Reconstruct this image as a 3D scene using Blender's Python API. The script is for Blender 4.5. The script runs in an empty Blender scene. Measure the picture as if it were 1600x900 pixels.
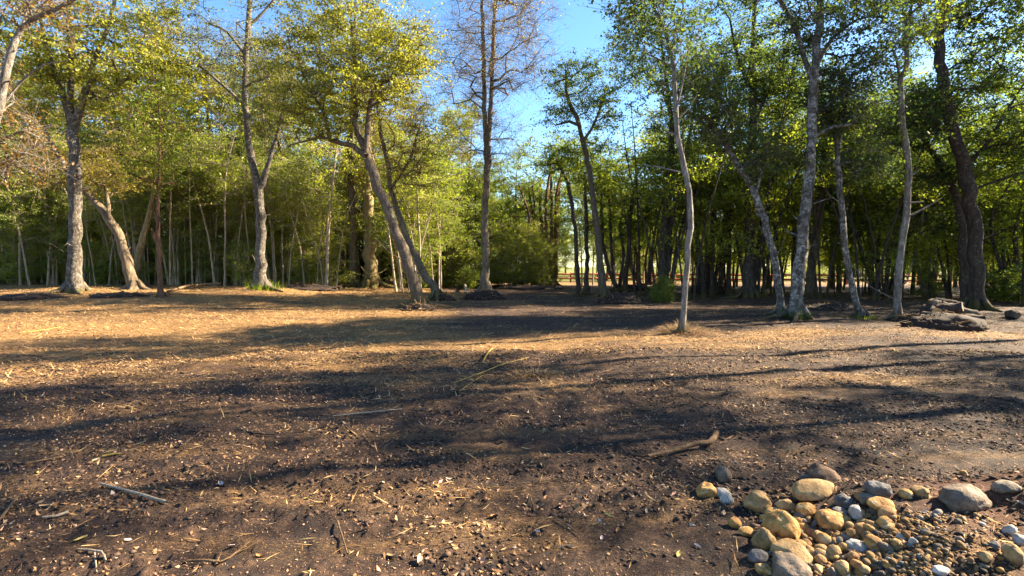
import bpy, math, random
import numpy as np
from mathutils import Vector

SC = bpy.context.scene
COL = SC.collection
R = math.radians

# ------------------------------------------------------------------ camera
F = 800.0                      # focal length in photo pixels (1600 wide)
CAM_H = 1.55
TILT = -math.atan(33 / 800.0)
cam_d = bpy.data.cameras.new('camera')
cam = bpy.data.objects.new('camera', cam_d)
COL.objects.link(cam)
cam.location = (0, 0, CAM_H)
cam.rotation_euler = (R(90) + TILT, 0, 0)
cam_d.sensor_width = 36
cam_d.lens = 18
cam_d.clip_start = 0.05
cam_d.clip_end = 4000
SC.camera = cam

# ------------------------------------------------------------------ sky and sun
SUN_AZ, SUN_EL = R(74), R(32)     # azimuth measured clockwise from the view direction (+Y)
world = bpy.data.worlds.new('World')
SC.world = world
world.use_nodes = True
wn = world.node_tree.nodes
wl = world.node_tree.links
bg = wn['Background']
sky = wn.new('ShaderNodeTexSky')
sky.sky_type = 'NISHITA'
sky.sun_disc = False
sky.sun_elevation = SUN_EL
sky.sun_rotation = SUN_AZ
sky.altitude = 100
sky.air_density = 1.0
sky.dust_density = 0.3
sky.ozone_density = 1.8
hs_n = wn.new('ShaderNodeHueSaturation')
hs_n.inputs['Saturation'].default_value = 1.22
hs_n.inputs['Hue'].default_value = 0.502
wl.new(sky.outputs[0], hs_n.inputs['Color'])
wl.new(hs_n.outputs[0], bg.inputs['Color'])
bg.inputs['Strength'].default_value = 0.058

sun_d = bpy.data.lights.new('sun', 'SUN')
sun_d.energy = 5.0
sun_d.angle = R(0.55)
sun_d.color = (1.0, 0.84, 0.60)
sun = bpy.data.objects.new('sun', sun_d)
COL.objects.link(sun)
sdir = Vector((math.sin(SUN_AZ) * math.cos(SUN_EL), math.cos(SUN_AZ) * math.cos(SUN_EL), math.sin(SUN_EL)))
sun.rotation_euler = sdir.to_track_quat('Z', 'Y').to_euler()
sun.location = (60, 30, 60)

SC.view_settings.view_transform = 'Standard'
SC.view_settings.look = 'None'
SC.view_settings.exposure = 2.75
SC.view_settings.gamma = 1
SC.cycles.max_bounces = 6
SC.cycles.diffuse_bounces = 3
SC.cycles.transmission_bounces = 4
SC.cycles.glossy_bounces = 2
SC.cycles.sample_clamp_indirect = 6

# ------------------------------------------------------------------ noise, terrain, pixels
_tab = np.random.RandomState(5).rand(256, 256)


def vnoise(x, y):
    x = np.asarray(x, float); y = np.asarray(y, float)
    ix = np.floor(x).astype(int); iy = np.floor(y).astype(int)
    fx = x - ix; fy = y - iy
    fx = fx * fx * (3 - 2 * fx); fy = fy * fy * (3 - 2 * fy)
    a = _tab[ix & 255, iy & 255]; b = _tab[(ix + 1) & 255, iy & 255]
    c = _tab[ix & 255, (iy + 1) & 255]; d = _tab[(ix + 1) & 255, (iy + 1) & 255]
    return (a * (1 - fx) + b * fx) * (1 - fy) + (c * (1 - fx) + d * fx) * fy


def fbm(x, y, o=4, g=0.5):
    s = 0; a = 1; n = 0
    for k in range(o):
        s = s + a * vnoise(x * 2 ** k + 17.3 * k, y * 2 ** k - 9.1 * k)
        n += a; a *= g
    return s / n


def sm(t):
    t = np.clip(t, 0, 1)
    return t * t * (3 - 2 * t)


MOUNDS = []          # x, y, radius, height


def base_h(x, y):
    x = np.asarray(x, float); y = np.asarray(y, float)
    h = 0.38 * sm((-x - 1) / 16) * sm((y - 13) / 12)
    h = h + 0.16 * (fbm(x / 7 + 3, y / 5 + 8, 2) - 0.5) * sm((y - 5) / 8)
    for (mx, my, mr, mh) in MOUNDS:
        q = ((x - mx) ** 2 + (y - my) ** 2) / (mr * mr)
        h = h + mh * np.exp(-q * 1.6)
    # earth bank rising in the near right corner
    h = h + 0.30 * sm((x - 2.45) / 1.3) * sm((3.5 - y) / 1.2)
    # gravel spill
    h = h + 0.15 * sm((x - 1.5) / .7) * sm((3.9 - y) / .9) + .12 * sm((x - 2.5) / .8) * sm((3.6 - y) / .9)
    return h


def fine_h(x, y):
    x = np.asarray(x, float); y = np.asarray(y, float)
    d = np.hypot(x, y)
    f = sm((70 - d) / 50)
    h = 0.17 * (fbm(x * 0.34, y * 1.0 + 5, 3) - 0.5)
    rough = 0.35 + 0.9 * sm((fbm(x * 0.5 + 40, y * 0.9 + 4, 2) - 0.35) / 0.35)
    h = h + 0.050 * rough * (fbm(x * 2.6, y * 4.3, 5, 0.6) - 0.5)
    cl = fbm(x * 11 + 3, y * 13, 3, 0.6)
    h = h + 0.022 * rough * sm((cl - 0.5) / 0.28)
    # ruts left by a machine, running across the clearing
    h = h + 0.016 * np.sin((y * 1.0 + x * 0.22) * 9 + 3 * fbm(x * 0.4, y * 0.6, 2)) * sm((fbm(x * .3 + 9, y * .35, 2) - .48) / .2) * sm((14 - y) / 6)
    return h * f


def ground_h(x, y):
    return base_h(x, y) + fine_h(x, y)


_ct, _st = math.cos(TILT), math.sin(TILT)


def ray(px, py):
    xc = (px - 800) / F; yc = (450 - py) / F
    return np.array([xc, _ct - yc * _st, _st + yc * _ct])


def P(px, py, d):
    r = ray(px, py)
    r = r * (d / r[1])
    return np.array([r[0], r[1], r[2] + CAM_H])


def G(px, py, fine=False):
    r = ray(px, py)
    z = 0.0
    for _ in range(14):
        t = (z - CAM_H) / r[2]
        x, y = r[0] * t, r[1] * t
        z = 0.5 * z + 0.5 * float(ground_h(x, y) if fine else base_h(x, y))
    return np.array([x, y, float(ground_h(x, y))])


# mounds under trees and brush piles
for (px, py, wr, mh) in [(655, 478, 1.1, .22), (684, 468, 1.0, .16), (760, 464, 1.3, .26), (965, 470, 1.5, .20),
                         (1068, 516, .7, .16), (1110, 456, 1.8, .24), (117, 455, 2.4, .22), (245, 462, 1.4, .10),
                         (580, 448, 1.6, .16), (1245, 494, 1.0, .14), (408, 454, 1.8, .16), (1470, 500, 1.5, .1),
                         (1402, 494, .7, .08), (1170, 464, 1.3, .14), (1522, 482, 1.4, .12)]:
    g = G(px, py)
    MOUNDS.append((g[0], g[1], wr, mh))

# ------------------------------------------------------------------ mesh helpers


def mesh_np(name, verts, faces, k, mat, attrs=None, smooth=False):
    """verts Nx3, faces MxK array"""
    me = bpy.data.meshes.new(name)
    verts = np.asarray(verts, np.float32); faces = np.asarray(faces, np.int32)
    me.vertices.add(len(verts))
    me.vertices.foreach_set('co', verts.ravel())
    m = len(faces)
    me.loops.add(m * k)
    me.loops.foreach_set('vertex_index', faces.ravel())
    me.polygons.add(m)
    me.polygons.foreach_set('loop_start', np.arange(0, m * k, k, dtype=np.int32))
    me.polygons.foreach_set('loop_total', np.full(m, k, np.int32))
    if smooth:
        me.polygons.foreach_set('use_smooth', np.ones(m, bool))
    if attrs:
        for an, (dom, arr) in attrs.items():
            a = me.attributes.new(an, 'FLOAT', dom)
            a.data.foreach_set('value', np.asarray(arr, np.float32))
    if mat:
        me.materials.append(mat)
    me.update(calc_edges=True)
    return me


def link(name, me, parent=None, loc=None, **props):
    o = bpy.data.objects.new(name, me)
    COL.objects.link(o)
    if parent:
        o.parent = parent
    if loc is not None:
        o.location = [float(v) for v in loc]
    for k, v in props.items():
        o[k] = v
    return o


def empty(name, loc, label, category, group=None):
    o = link(name, None, None, loc, label=label, category=category)
    o.empty_display_size = 0.2
    if group:
        o['group'] = group
    return o


def copy_tree(src, loc, rot=0.0, scale=(1, 1, 1), label=None):
    r = src.copy(); COL.objects.link(r)
    r.location = [float(v) for v in loc]; r.rotation_euler = (0, 0, rot); r.scale = scale
    if label:
        r['label'] = label
    for ch in src.children:
        c = ch.copy(); COL.objects.link(c); c.parent = r
    return r


class Buf:
    def __init__(s):
        s.v = []; s.f = []; s.n = 0

    def add(s, v, f):
        s.v.append(np.asarray(v, float)); s.f.append(np.asarray(f, int) + s.n); s.n += len(v)

    def get(s):
        return np.concatenate(s.v), np.concatenate(s.f)


def tube(buf, pts, rad, sides=6, rng=None, rough=0.0, cap=False):
    pts = np.asarray(pts, float); rad = np.asarray(rad, float)
    n = len(pts)
    tan = np.gradient(pts, axis=0)
    tan /= np.linalg.norm(tan, axis=1)[:, None] + 1e-9
    ref = np.array([1.0, 0.13, 0.07]) if abs(tan[0][0]) < 0.8 else np.array([0.1, 1.0, 0.05])
    a = np.cross(tan, ref); a /= np.linalg.norm(a, axis=1)[:, None] + 1e-9
    b = np.cross(tan, a)
    ang = np.linspace(0, 2 * np.pi, sides, endpoint=False)
    rr = rad[:, None] * np.ones((1, sides))
    if rough and rng is not None:
        rr = rr * (1 + rough * (rng.rand(n, sides) - 0.5) + rough * (rng.rand(1, sides) - 0.5))
    V = pts[:, None, :] + rr[:, :, None] * (np.cos(ang)[None, :, None] * a[:, None, :] + np.sin(ang)[None, :, None] * b[:, None, :])
    i = np.arange(n - 1)[:, None] * sides; j = np.arange(sides)[None, :]; j2 = (j + 1) % sides
    fc = np.stack([i + j, i + j2, i + sides + j2, i + sides + j], -1).reshape(-1, 4)
    V = V.reshape(-1, 3)
    if cap:
        V = np.concatenate([V, pts[:1], pts[-1:]])
        c0, c1 = n * sides, n * sides + 1
        js = np.arange(sides); js2 = (js + 1) % sides
        e0 = np.stack([js2, js, np.full(sides, c0), np.full(sides, c0)], -1)
        o = (n - 1) * sides
        fc2 = []
        for q in range(sides // 2):
            fc2.append([(2 * q + 2) % sides, 2 * q + 1, 2 * q, c0])
            fc2.append([o + 2 * q, o + 2 * q + 1, o + (2 * q + 2) % sides, c1])
        fc = np.concatenate([fc, np.array(fc2)])
    buf.add(V, fc)


def spline(pts, step):
    """Catmull-Rom through rows (any number of columns), resampled"""
    p = np.asarray(pts, float)
    if len(p) < 3:
        n = max(2, int(np.linalg.norm(p[1, :3] - p[0, :3]) / step) + 1)
        t = np.linspace(0, 1, n)[:, None]
        return p[0] * (1 - t) + p[1] * t
    e = np.vstack([2 * p[0] - p[1], p, 2 * p[-1] - p[-2]])
    out = []
    for i in range(1, len(e) - 2):
        n = max(1, int(round(np.linalg.norm(e[i + 1, :3] - e[i, :3]) / step)))
        t = np.linspace(0, 1, n, endpoint=False)[:, None]
        a, b, c, d = e[i - 1], e[i], e[i + 1], e[i + 2]
        out.append(0.5 * (2 * b + (c - a) * t + (2 * a - 5 * b + 4 * c - d) * t ** 2 + (3 * b - a - 3 * c + d) * t ** 3))
    out.append(p[-1:])
    return np.vstack(out)


# ------------------------------------------------------------------ materials


def mat(name):
    m = bpy.data.materials.new(name); m.use_nodes = True
    nt = m.node_tree
    for n in list(nt.nodes):
        nt.nodes.remove(n)
    out = nt.nodes.new('ShaderNodeOutputMaterial')
    return m, nt, out


def ramp(nt, stops, fac):
    r = nt.nodes.new('ShaderNodeValToRGB')
    e = r.color_ramp.elements
    while len(e) < len(stops):
        e.new(0.5)
    for el, (p, c) in zip(e, stops):
        el.position = p; el.color = (*c, 1)
    nt.links.new(fac, r.inputs[0])
    return r.outputs[0]


def noise(nt, vec, scale, detail=4, rough=0.55, dist=0.0):
    n = nt.nodes.new('ShaderNodeTexNoise')
    n.inputs['Scale'].default_value = scale; n.inputs['Detail'].default_value = detail
    n.inputs['Roughness'].default_value = rough; n.inputs['Distortion'].default_value = dist
    if vec is not None:
        nt.links.new(vec, n.inputs['Vector'])
    return n.outputs['Fac']


def mapping(nt, scale, kind='Object'):
    tc = nt.nodes.new('ShaderNodeTexCoord'); mp = nt.nodes.new('ShaderNodeMapping')
    mp.inputs['Scale'].default_value = scale
    nt.links.new(tc.outputs[kind], mp.inputs[0])
    return mp.outputs[0]


def mixc(nt, fac, a, b):
    m = nt.nodes.new('ShaderNodeMix'); m.data_type = 'RGBA'
    for s, v in ((m.inputs[0], fac), (m.inputs[6], a), (m.inputs[7], b)):
        if hasattr(v, 'is_linked'):
            nt.links.new(v, s)
        else:
            s.default_value = v if not isinstance(v, tuple) else (*v, 1)
    return m.outputs[2]


def math_n(nt, op, a, b=0.0, c=None, clamp=False):
    m = nt.nodes.new('ShaderNodeMath'); m.operation = op; m.use_clamp = clamp
    for s, v in zip(m.inputs, (a, b) if c is None else (a, b, c)):
        if hasattr(v, 'is_linked'):
            nt.links.new(v, s)
        else:
            s.default_value = v
    return m.outputs[0]


def remap(nt, v, a, b):
    m = nt.nodes.new('ShaderNodeMapRange'); m.interpolation_type = 'SMOOTHSTEP'
    nt.links.new(v, m.inputs[0])
    m.inputs[1].default_value = a; m.inputs[2].default_value = b
    return m.outputs[0]


def principled(nt, out, color, rough=0.9, bump=None, bstr=0.5, bdist=0.02, spec=0.3):
    p = nt.nodes.new('ShaderNodeBsdfPrincipled')
    if hasattr(color, 'is_linked'):
        nt.links.new(color, p.inputs['Base Color'])
    else:
        p.inputs['Base Color'].default_value = (*color, 1)
    if hasattr(rough, 'is_linked'):
        nt.links.new(rough, p.inputs['Roughness'])
    else:
        p.inputs['Roughness'].default_value = rough
    p.inputs['Specular IOR Level'].default_value = spec
    if bump is not None:
        b = nt.nodes.new('ShaderNodeBump')
        b.inputs['Strength'].default_value = bstr; b.inputs['Distance'].default_value = bdist
        nt.links.new(bump, b.inputs['Height'])
        nt.links.new(b.outputs[0], p.inputs['Normal'])
    nt.links.new(p.outputs[0], out.inputs[0])
    return p


def leaf_mat(name, dark, mid, light, transl=0.42, rough=0.42, tcol=(1.45, 1.5, 0.7)):
    m, nt, out = mat(name)
    at = nt.nodes.new('ShaderNodeAttribute'); at.attribute_name = 'tint'
    oi = nt.nodes.new('ShaderNodeObjectInfo')
    f = math_n(nt, 'ADD', at.outputs['Fac'], math_n(nt, 'MULTIPLY_ADD', oi.outputs['Random'], 0.24, -0.12), clamp=True)
    c = ramp(nt, [(0.0, dark), (0.5, mid), (1.0, light)], f)
    df = nt.nodes.new('ShaderNodeBsdfDiffuse'); nt.links.new(c, df.inputs[0])
    tr = nt.nodes.new('ShaderNodeBsdfTranslucent')
    tc = nt.nodes.new('ShaderNodeMix'); tc.data_type = 'RGBA'; tc.blend_type = 'MULTIPLY'; tc.inputs[0].default_value = 1
    nt.links.new(c, tc.inputs[6]); tc.inputs[7].default_value = (*tcol, 1)
    nt.links.new(tc.outputs[2], tr.inputs[0])
    mx = nt.nodes.new('ShaderNodeMixShader'); mx.inputs[0].default_value = transl
    nt.links.new(df.outputs[0], mx.inputs[1]); nt.links.new(tr.outputs[0], mx.inputs[2])
    gl = nt.nodes.new('ShaderNodeBsdfGlossy'); gl.inputs['Roughness'].default_value = rough
    gl.inputs['Color'].default_value = (1, 1, 1, 1)
    m2 = nt.nodes.new('ShaderNodeMixShader'); m2.inputs[0].default_value = 0.012
    nt.links.new(mx.outputs[0], m2.inputs[1]); nt.links.new(gl.outputs[0], m2.inputs[2])
    nt.links.new(m2.outputs[0], out.inputs[0])
    return m


def bark_mat(name, dark, mid, light, lichen=None, lich_amt=0.0, moss=0.0, red=None):
    m, nt, out = mat(name)
    v = mapping(nt, (5, 5, 1.3)); v2 = mapping(nt, (1, 1, 1))
    n1 = noise(nt, v, 2.3, 7, 0.72, 0.5)
    n2 = noise(nt, v2, 3.0, 4, 0.6)
    c = ramp(nt, [(0.30, dark), (0.52, mid), (0.72, light)], n1)
    if lichen:
        n3 = noise(nt, v2, 9.0, 6, 0.78, 0.5)
        fac = math_n(nt, 'MULTIPLY', remap(nt, n3, 0.60 - lich_amt * 0.3, 0.74 - lich_amt * 0.3), math_n(nt, 'MULTIPLY_ADD', remap(nt, n2, .4, .6), .7, .3))
        c = mixc(nt, fac, c, lichen)
    if red:
        c = mixc(nt, remap(nt, n2, 0.5, 0.65), c, red)
    if moss > 0:
        tc = nt.nodes.new('ShaderNodeTexCoord'); sp = nt.nodes.new('ShaderNodeSeparateXYZ')
        nt.links.new(tc.outputs['Object'], sp.inputs[0])
        hfac = math_n(nt, 'SUBTRACT', 1.0, math_n(nt, 'DIVIDE', sp.outputs[2], moss), clamp=True)
        f = math_n(nt, 'MULTIPLY', remap(nt, math_n(nt, 'ADD', math_n(nt, 'MULTIPLY', hfac, 0.5), math_n(nt, 'MULTIPLY', n2, 0.7)), 0.52, 0.85), 0.8)
        c = mixc(nt, f, c, (0.085, 0.07, 0.018))
    principled(nt, out, c, 0.92, n1, 1.0, 0.09, 0.15)
    return m


LEAF = {
    'olive': leaf_mat('leaf_olive', (0.07, 0.085, 0.014), (0.165, 0.178, 0.026), (0.31, 0.285, 0.036), 0.46),
    'gold': leaf_mat('leaf_gold', (0.10, 0.085, 0.016), (0.22, 0.18, 0.028), (0.35, 0.27, 0.045), 0.46),
    'sunny': leaf_mat('leaf_sunlit_tone', (0.085, 0.10, 0.014), (0.20, 0.21, 0.026), (0.35, 0.325, 0.04), 0.5),  # yellow-green leaves, colour lightened so the dull crown reads as sunlit
    'fresh': leaf_mat('leaf_fresh', (0.06, 0.09, 0.014), (0.14, 0.185, 0.024), (0.25, 0.285, 0.036), 0.52),
    'dark': leaf_mat('leaf_dark', (0.034, 0.058, 0.020), (0.078, 0.115, 0.030), (0.18, 0.215, 0.042), 0.50),
    'deep': leaf_mat('leaf_deep', (0.030, 0.052, 0.022), (0.062, 0.095, 0.030), (0.14, 0.175, 0.038), 0.48),
    'autumn': leaf_mat('leaf_autumn', (0.10, 0.055, 0.018), (0.22, 0.12, 0.035), (0.36, 0.22, 0.07)),
    'backlit': leaf_mat('leaf_backlit_tone', (0.09, 0.12, 0.014), (0.20, 0.235, 0.024), (0.32, 0.335, 0.04), 0.56),  # brighter leaf colour standing in for sun coming through the foliage
    'bare': leaf_mat('leaf_bare', (0.12, 0.085, 0.045), (0.22, 0.165, 0.09), (0.32, 0.26, 0.14)),
}
BARK = {
    'grey': bark_mat('bark_grey', (0.036, 0.029, 0.023), (0.095, 0.078, 0.062), (0.19, 0.16, 0.13), (0.30, 0.275, 0.235), 0.42, 0.6),
    'brown': bark_mat('bark_brown', (0.05, 0.038, 0.028), (0.12, 0.092, 0.066), (0.22, 0.175, 0.125), (0.30, 0.27, 0.2), 0.2, 1.4),
    'mossy': bark_mat('bark_mossy', (0.11, 0.08, 0.04), (0.24, 0.18, 0.09), (0.36, 0.29, 0.16), None, 0, 3.2),
    'tan': bark_mat('bark_tan', (0.06, 0.044, 0.03), (0.17, 0.128, 0.085), (0.30, 0.235, 0.16)),
    'dark': bark_mat('bark_dark', (0.022, 0.017, 0.014), (0.055, 0.042, 0.034), (0.11, 0.088, 0.07), (0.2, 0.19, 0.17), 0.22, 0.9),
    'lichen': bark_mat('bark_lichen', (0.028, 0.023, 0.019), (0.075, 0.065, 0.055), (0.16, 0.145, 0.125), (0.36, 0.355, 0.335), 0.50, 0.5),
    'white': bark_mat('bark_white', (0.06, 0.05, 0.04), (0.19, 0.165, 0.14), (0.40, 0.375, 0.335), (0.44, 0.42, 0.385), 0.25, 0.9),
    'pale': bark_mat('bark_pale', (0.15, 0.115, 0.075), (0.33, 0.26, 0.18), (0.50, 0.42, 0.30)),
    'log': bark_mat('bark_log', (0.03, 0.022, 0.018), (0.07, 0.05, 0.04), (0.13, 0.10, 0.08)),
    'log_pale': bark_mat('bark_log_pale', (0.05, 0.04, 0.03), (0.13, 0.105, 0.08), (0.26, 0.22, 0.18)),
    'red': bark_mat('bark_red', (0.06, 0.03, 0.018), (0.14, 0.075, 0.045), (0.24, 0.15, 0.095)),
}

# ------------------------------------------------------------------ tree growing


def leaves_mesh(rng, centres, sub, tints, n_each, size, spread, up=0.5, elong=2.0):
    C = np.repeat(centres, n_each, axis=0)
    N = len(C)
    # leaves strung along the twigs that leave each cluster's centre
    S = sub.shape[1]
    which = rng.randint(0, S, N)
    idx = np.repeat(np.arange(len(centres)), n_each)
    tt = 1.12 - 0.95 * rng.rand(N) ** 1.5
    pos = C + sub[idx, which] * tt[:, None] + rng.normal(0, 0.24, (N, 3)) * np.array([spread[0], spread[0], spread[1]])
    nrm = rng.normal(0, 1, (N, 3)); nrm[:, 2] += up * 1.2
    nrm /= np.linalg.norm(nrm, axis=1)[:, None]
    t = rng.normal(0, 1, (N, 3)); t[:, 2] -= 0.35
    t -= nrm * np.sum(t * nrm, axis=1)[:, None]; t /= np.linalg.norm(t, axis=1)[:, None]
    b = np.cross(nrm, t)
    L = size * (0.45 + 1.15 * rng.rand(N) ** 1.3)[:, None]; W = L / elong
    fold = nrm * (L * 0.10)
    v = np.stack([pos - t * L * 0.5, pos + b * W * 0.5 + fold - t * L * 0.05, pos + t * L * 0.5, pos - b * W * 0.5 + fold - t * L * 0.05], 1).reshape(-1, 3)
    f = np.arange(N * 4).reshape(-1, 4)
    tint = np.clip(np.repeat(tints, n_each) + rng.normal(0, 0.16, N), 0, 1)
    return v, f, tint


def twigs(buf, rng, centres, spread, n_each, length, r0):
    C = np.repeat(centres, n_each, axis=0); N = len(C)
    d = rng.normal(0, 1, (N, 3)); d[:, 2] = d[:, 2] * 0.6 + 0.25
    d /= np.linalg.norm(d, axis=1)[:, None]
    a0 = C + rng.normal(0, 0.25, (N, 3)) * np.array([spread[0], spread[0], spread[1]])
    L = length * (0.4 + 0.8 * rng.rand(N))[:, None]
    a1 = a0 + d * L
    s = np.cross(d, rng.normal(0, 1, (N, 3))); s /= np.linalg.norm(s, axis=1)[:, None]
    u = np.cross(d, s)
    V = []
    for base, rr in ((a0, r0), (a1, r0 * 0.35)):
        for k in range(3):
            an = 2 * np.pi * k / 3
            V.append(base + rr * (math.cos(an) * s + math.sin(an) * u))
    V = np.stack(V, 1).reshape(-1, 3)
    q = np.array([[0, 1, 4, 3], [1, 2, 5, 4], [2, 0, 3, 5]])
    fc = (np.arange(N)[:, None, None] * 6 + q[None]).reshape(-1, 4)
    buf.add(V, fc)


def tw_lines(buf, rng, cs, sub, r0):
    S = sub.shape[1]
    a0 = np.repeat(cs, S, axis=0); a1 = a0 + sub.reshape(-1, 3)
    d = a1 - a0; d /= np.linalg.norm(d, axis=1)[:, None] + 1e-9
    s_ = np.cross(d, rng.normal(0, 1, d.shape)); s_ /= np.linalg.norm(s_, axis=1)[:, None] + 1e-9
    u = np.cross(d, s_); V = []
    for base, rr in ((a0, r0), (a1, r0 * .4)):
        for k in range(3):
            an = 2 * np.pi * k / 3
            V.append(base + rr * (math.cos(an) * s_ + math.sin(an) * u))
    V = np.stack(V, 1).reshape(-1, 3)
    q = np.array([[0, 1, 4, 3], [1, 2, 5, 4], [2, 0, 3, 5]])
    buf.add(V, (np.arange(len(a0))[:, None, None] * 6 + q[None]).reshape(-1, 4))


def grow(rng, stems, ells, ncl, leaf_n=110, leaf_size=0.11, spread=(0.42, 0.22), ntw=5, tw_len=0.7, rtip=0.011, tint=0.45,
         elong=2.0, gap=0.55, trunk_sides=10, zmin_frac=0.25, up=0.5, roots=True):
    """stems: list of Mx4 arrays (x, y, z, radius) in local space. Returns wood (verts, faces), leaves (verts, faces, tint)"""
    buf = Buf()
    pos = []; lim = []; par = []
    for si, s in enumerate(stems):
        s = s.copy()
        wob = rng.normal(0, 1, (len(s), 3)) * s[:, 3:4] * 0.17
        wob[0] = 0
        s[:, :3] += wob
        if s[0, 2] < 0.4:       # root flare
            z = s[:, 2] - s[0, 2]
            s[:, 3] *= 1 + 0.32 * np.exp(-z / (s[0, 3] * 2.2))
        if roots and s[0, 2] < 0.4 and s[0, 3] > 0.05:
            r0 = s[0, 3]; nr = rng.randint(4, 7); a0 = rng.rand() * 6.28
            for q in range(nr):
                an = a0 + q * 6.28 / nr + rng.normal(0, .3); l = r0 * (1.9 + 1.9 * rng.rand())
                dv = np.array([math.cos(an), math.sin(an), 0])
                rp = [s[0, :3] + dv * r0 * .45 + [0, 0, r0 * 1.7], s[0, :3] + dv * r0 * 1.15 + [0, 0, r0 * .55], s[0, :3] + dv * l * .65 + [0, 0, .06], s[0, :3] + dv * l + [rng.normal(0, .05), rng.normal(0, .05), -.04]]
                rp = spline([[*p_, w_] for p_, w_ in zip(rp, (r0 * .26, r0 * .33, r0 * .22, r0 * .10))], .15)
                tube(buf, rp[:, :3], rp[:, 3], 6, rng, .2)
        s[:, 3] *= 1 + .16 * (np.interp(np.arange(len(s)), np.arange(0, len(s) + 3, 2), rng.rand(len(np.arange(0, len(s) + 3, 2)))) - .5)
        if roots and len(s) > 6:
            for q in range(int(len(s) * .35)):
                ii = rng.randint(2, len(s) - 1); an = rng.rand() * 6.28; l = .15 + 1.0 * rng.rand() ** 2.2
                dv = np.array([math.cos(an), math.sin(an), .35 + .5 * rng.rand()])
                p_ = s[ii, :3]; rr_ = min(s[ii, 3] * .3, .012 + .02 * rng.rand())
                tube(buf, [p_, p_ + dv * (s[ii, 3] + l * .5) + rng.normal(0, .04, 3), p_ + dv * (s[ii, 3] + l) + [0, 0, rng.normal(0, .15)]], [rr_ * 1.3, rr_, rr_ * .4], 4)
        tube(buf, s[:, :3], s[:, 3], trunk_sides if s[0, 3] > 0.06 else 6, rng, 0.14)
        for i, r in enumerate(s):
            pos.append(r[:3]); lim.append(r[3]); par.append(-1)
    nstem = len(pos)
    zt = max(p[2] for p in pos)
    # cluster centres
    W = np.array([e[6] for e in ells], float); W /= W.sum()
    cs = []
    tries = 0
    while len(cs) < ncl and tries < ncl * 12:
        tries += 1
        e = ells[rng.choice(len(ells), p=W)]
        d = rng.normal(0, 1, 3); d /= np.linalg.norm(d)
        c = np.array(e[:3]) + d * rng.rand() ** 0.42 * np.array(e[3:6])
        if c[2] < 0.3:
            continue
        if cs and np.min(np.sum((np.array(cs) - c) ** 2 * [1, 1, 2], axis=1)) < gap * gap * (0.35 + 0.65 * rng.rand()):
            continue
        cs.append(c)
    leaf_n = int(leaf_n * 1.55); leaf_size = leaf_size * .84
    cs = np.array(cs)
    sp = np.array(pos[:nstem])
    dd = np.array([np.min(np.linalg.norm(sp - c, axis=1)) for c in cs])
    order = np.argsort(dd)
    branches = []
    for ci in order:
        c = cs[ci]
        pa = np.array(pos)
        df = c - pa
        dist = np.linalg.norm(df, axis=1) + 1e-6
        cost = dist * (1 + 0.9 * np.maximum(0, (pa[:, 2] - c[2]) / dist)) + 0.0
        cost[pa[:, 2] < zt * zmin_frac] *= 1.6
        n = int(np.argmin(cost))
        p0 = pa[n]; L = dist[n]
        m = max(2, int(L / 0.55))
        mid = (p0 + c) / 2 + np.array([0, 0, 0.10 * L]) + rng.normal(0, 0.07 * L, 3)
        ids = [n]
        pr = n
        for k in range(1, m + 1):
            t = k / m
            q = (1 - t) ** 2 * p0 + 2 * t * (1 - t) * mid + t * t * c + (rng.normal(0, 0.025 * L, 3) if k < m else 0)
            pos.append(q); lim.append(lim[n] * 0.7); par.append(pr); pr = len(pos) - 1; ids.append(pr)
        branches.append(ids)
    cnt = np.zeros(len(pos))
    for b in branches:
        cnt[b[-1]] += 1
    for i in range(len(pos) - 1, nstem - 1, -1):
        if par[i] >= 0:
            cnt[par[i]] += cnt[i]
    pa = np.array(pos)
    for b in branches:
        rr = np.minimum(rtip * np.maximum(cnt[b], 1) ** 0.5 * 1.25, np.array(lim)[b])
        rr[0] = rr[1] * 1.15
        rr[-1] *= 0.7
        tube(buf, pa[b], rr, 6 if rr[0] > 0.03 else 4)
    sub = rng.normal(0, 1, (len(cs), 9, 3)) * np.array([spread[0], spread[0], spread[1]]) * 1.15
    tw_lines(buf, rng, cs, sub, rtip * .6)
    if ntw:
        twigs(buf, rng, cs, spread, ntw, tw_len, rtip * 0.55)
    wood = buf.get()
    tints = np.clip(tint + rng.normal(0, 0.15, len(cs)), 0, 1)
    lv = leaves_mesh(rng, cs, sub, tints, leaf_n, leaf_size, spread, up, elong)
    return wood, lv


def make_tree(name, label, loc, wood, lv, bark, leaf, group=None, category='tree'):
    root = empty(name, loc, label, category, group)
    link('trunk', mesh_np('trunk', wood[0], wood[1], 4, bark, smooth=True), root)
    c = link('crown', mesh_np('crown', lv[0], lv[1], 4, leaf, {'tint': ('FACE', lv[2])}), root)
    return root


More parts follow.
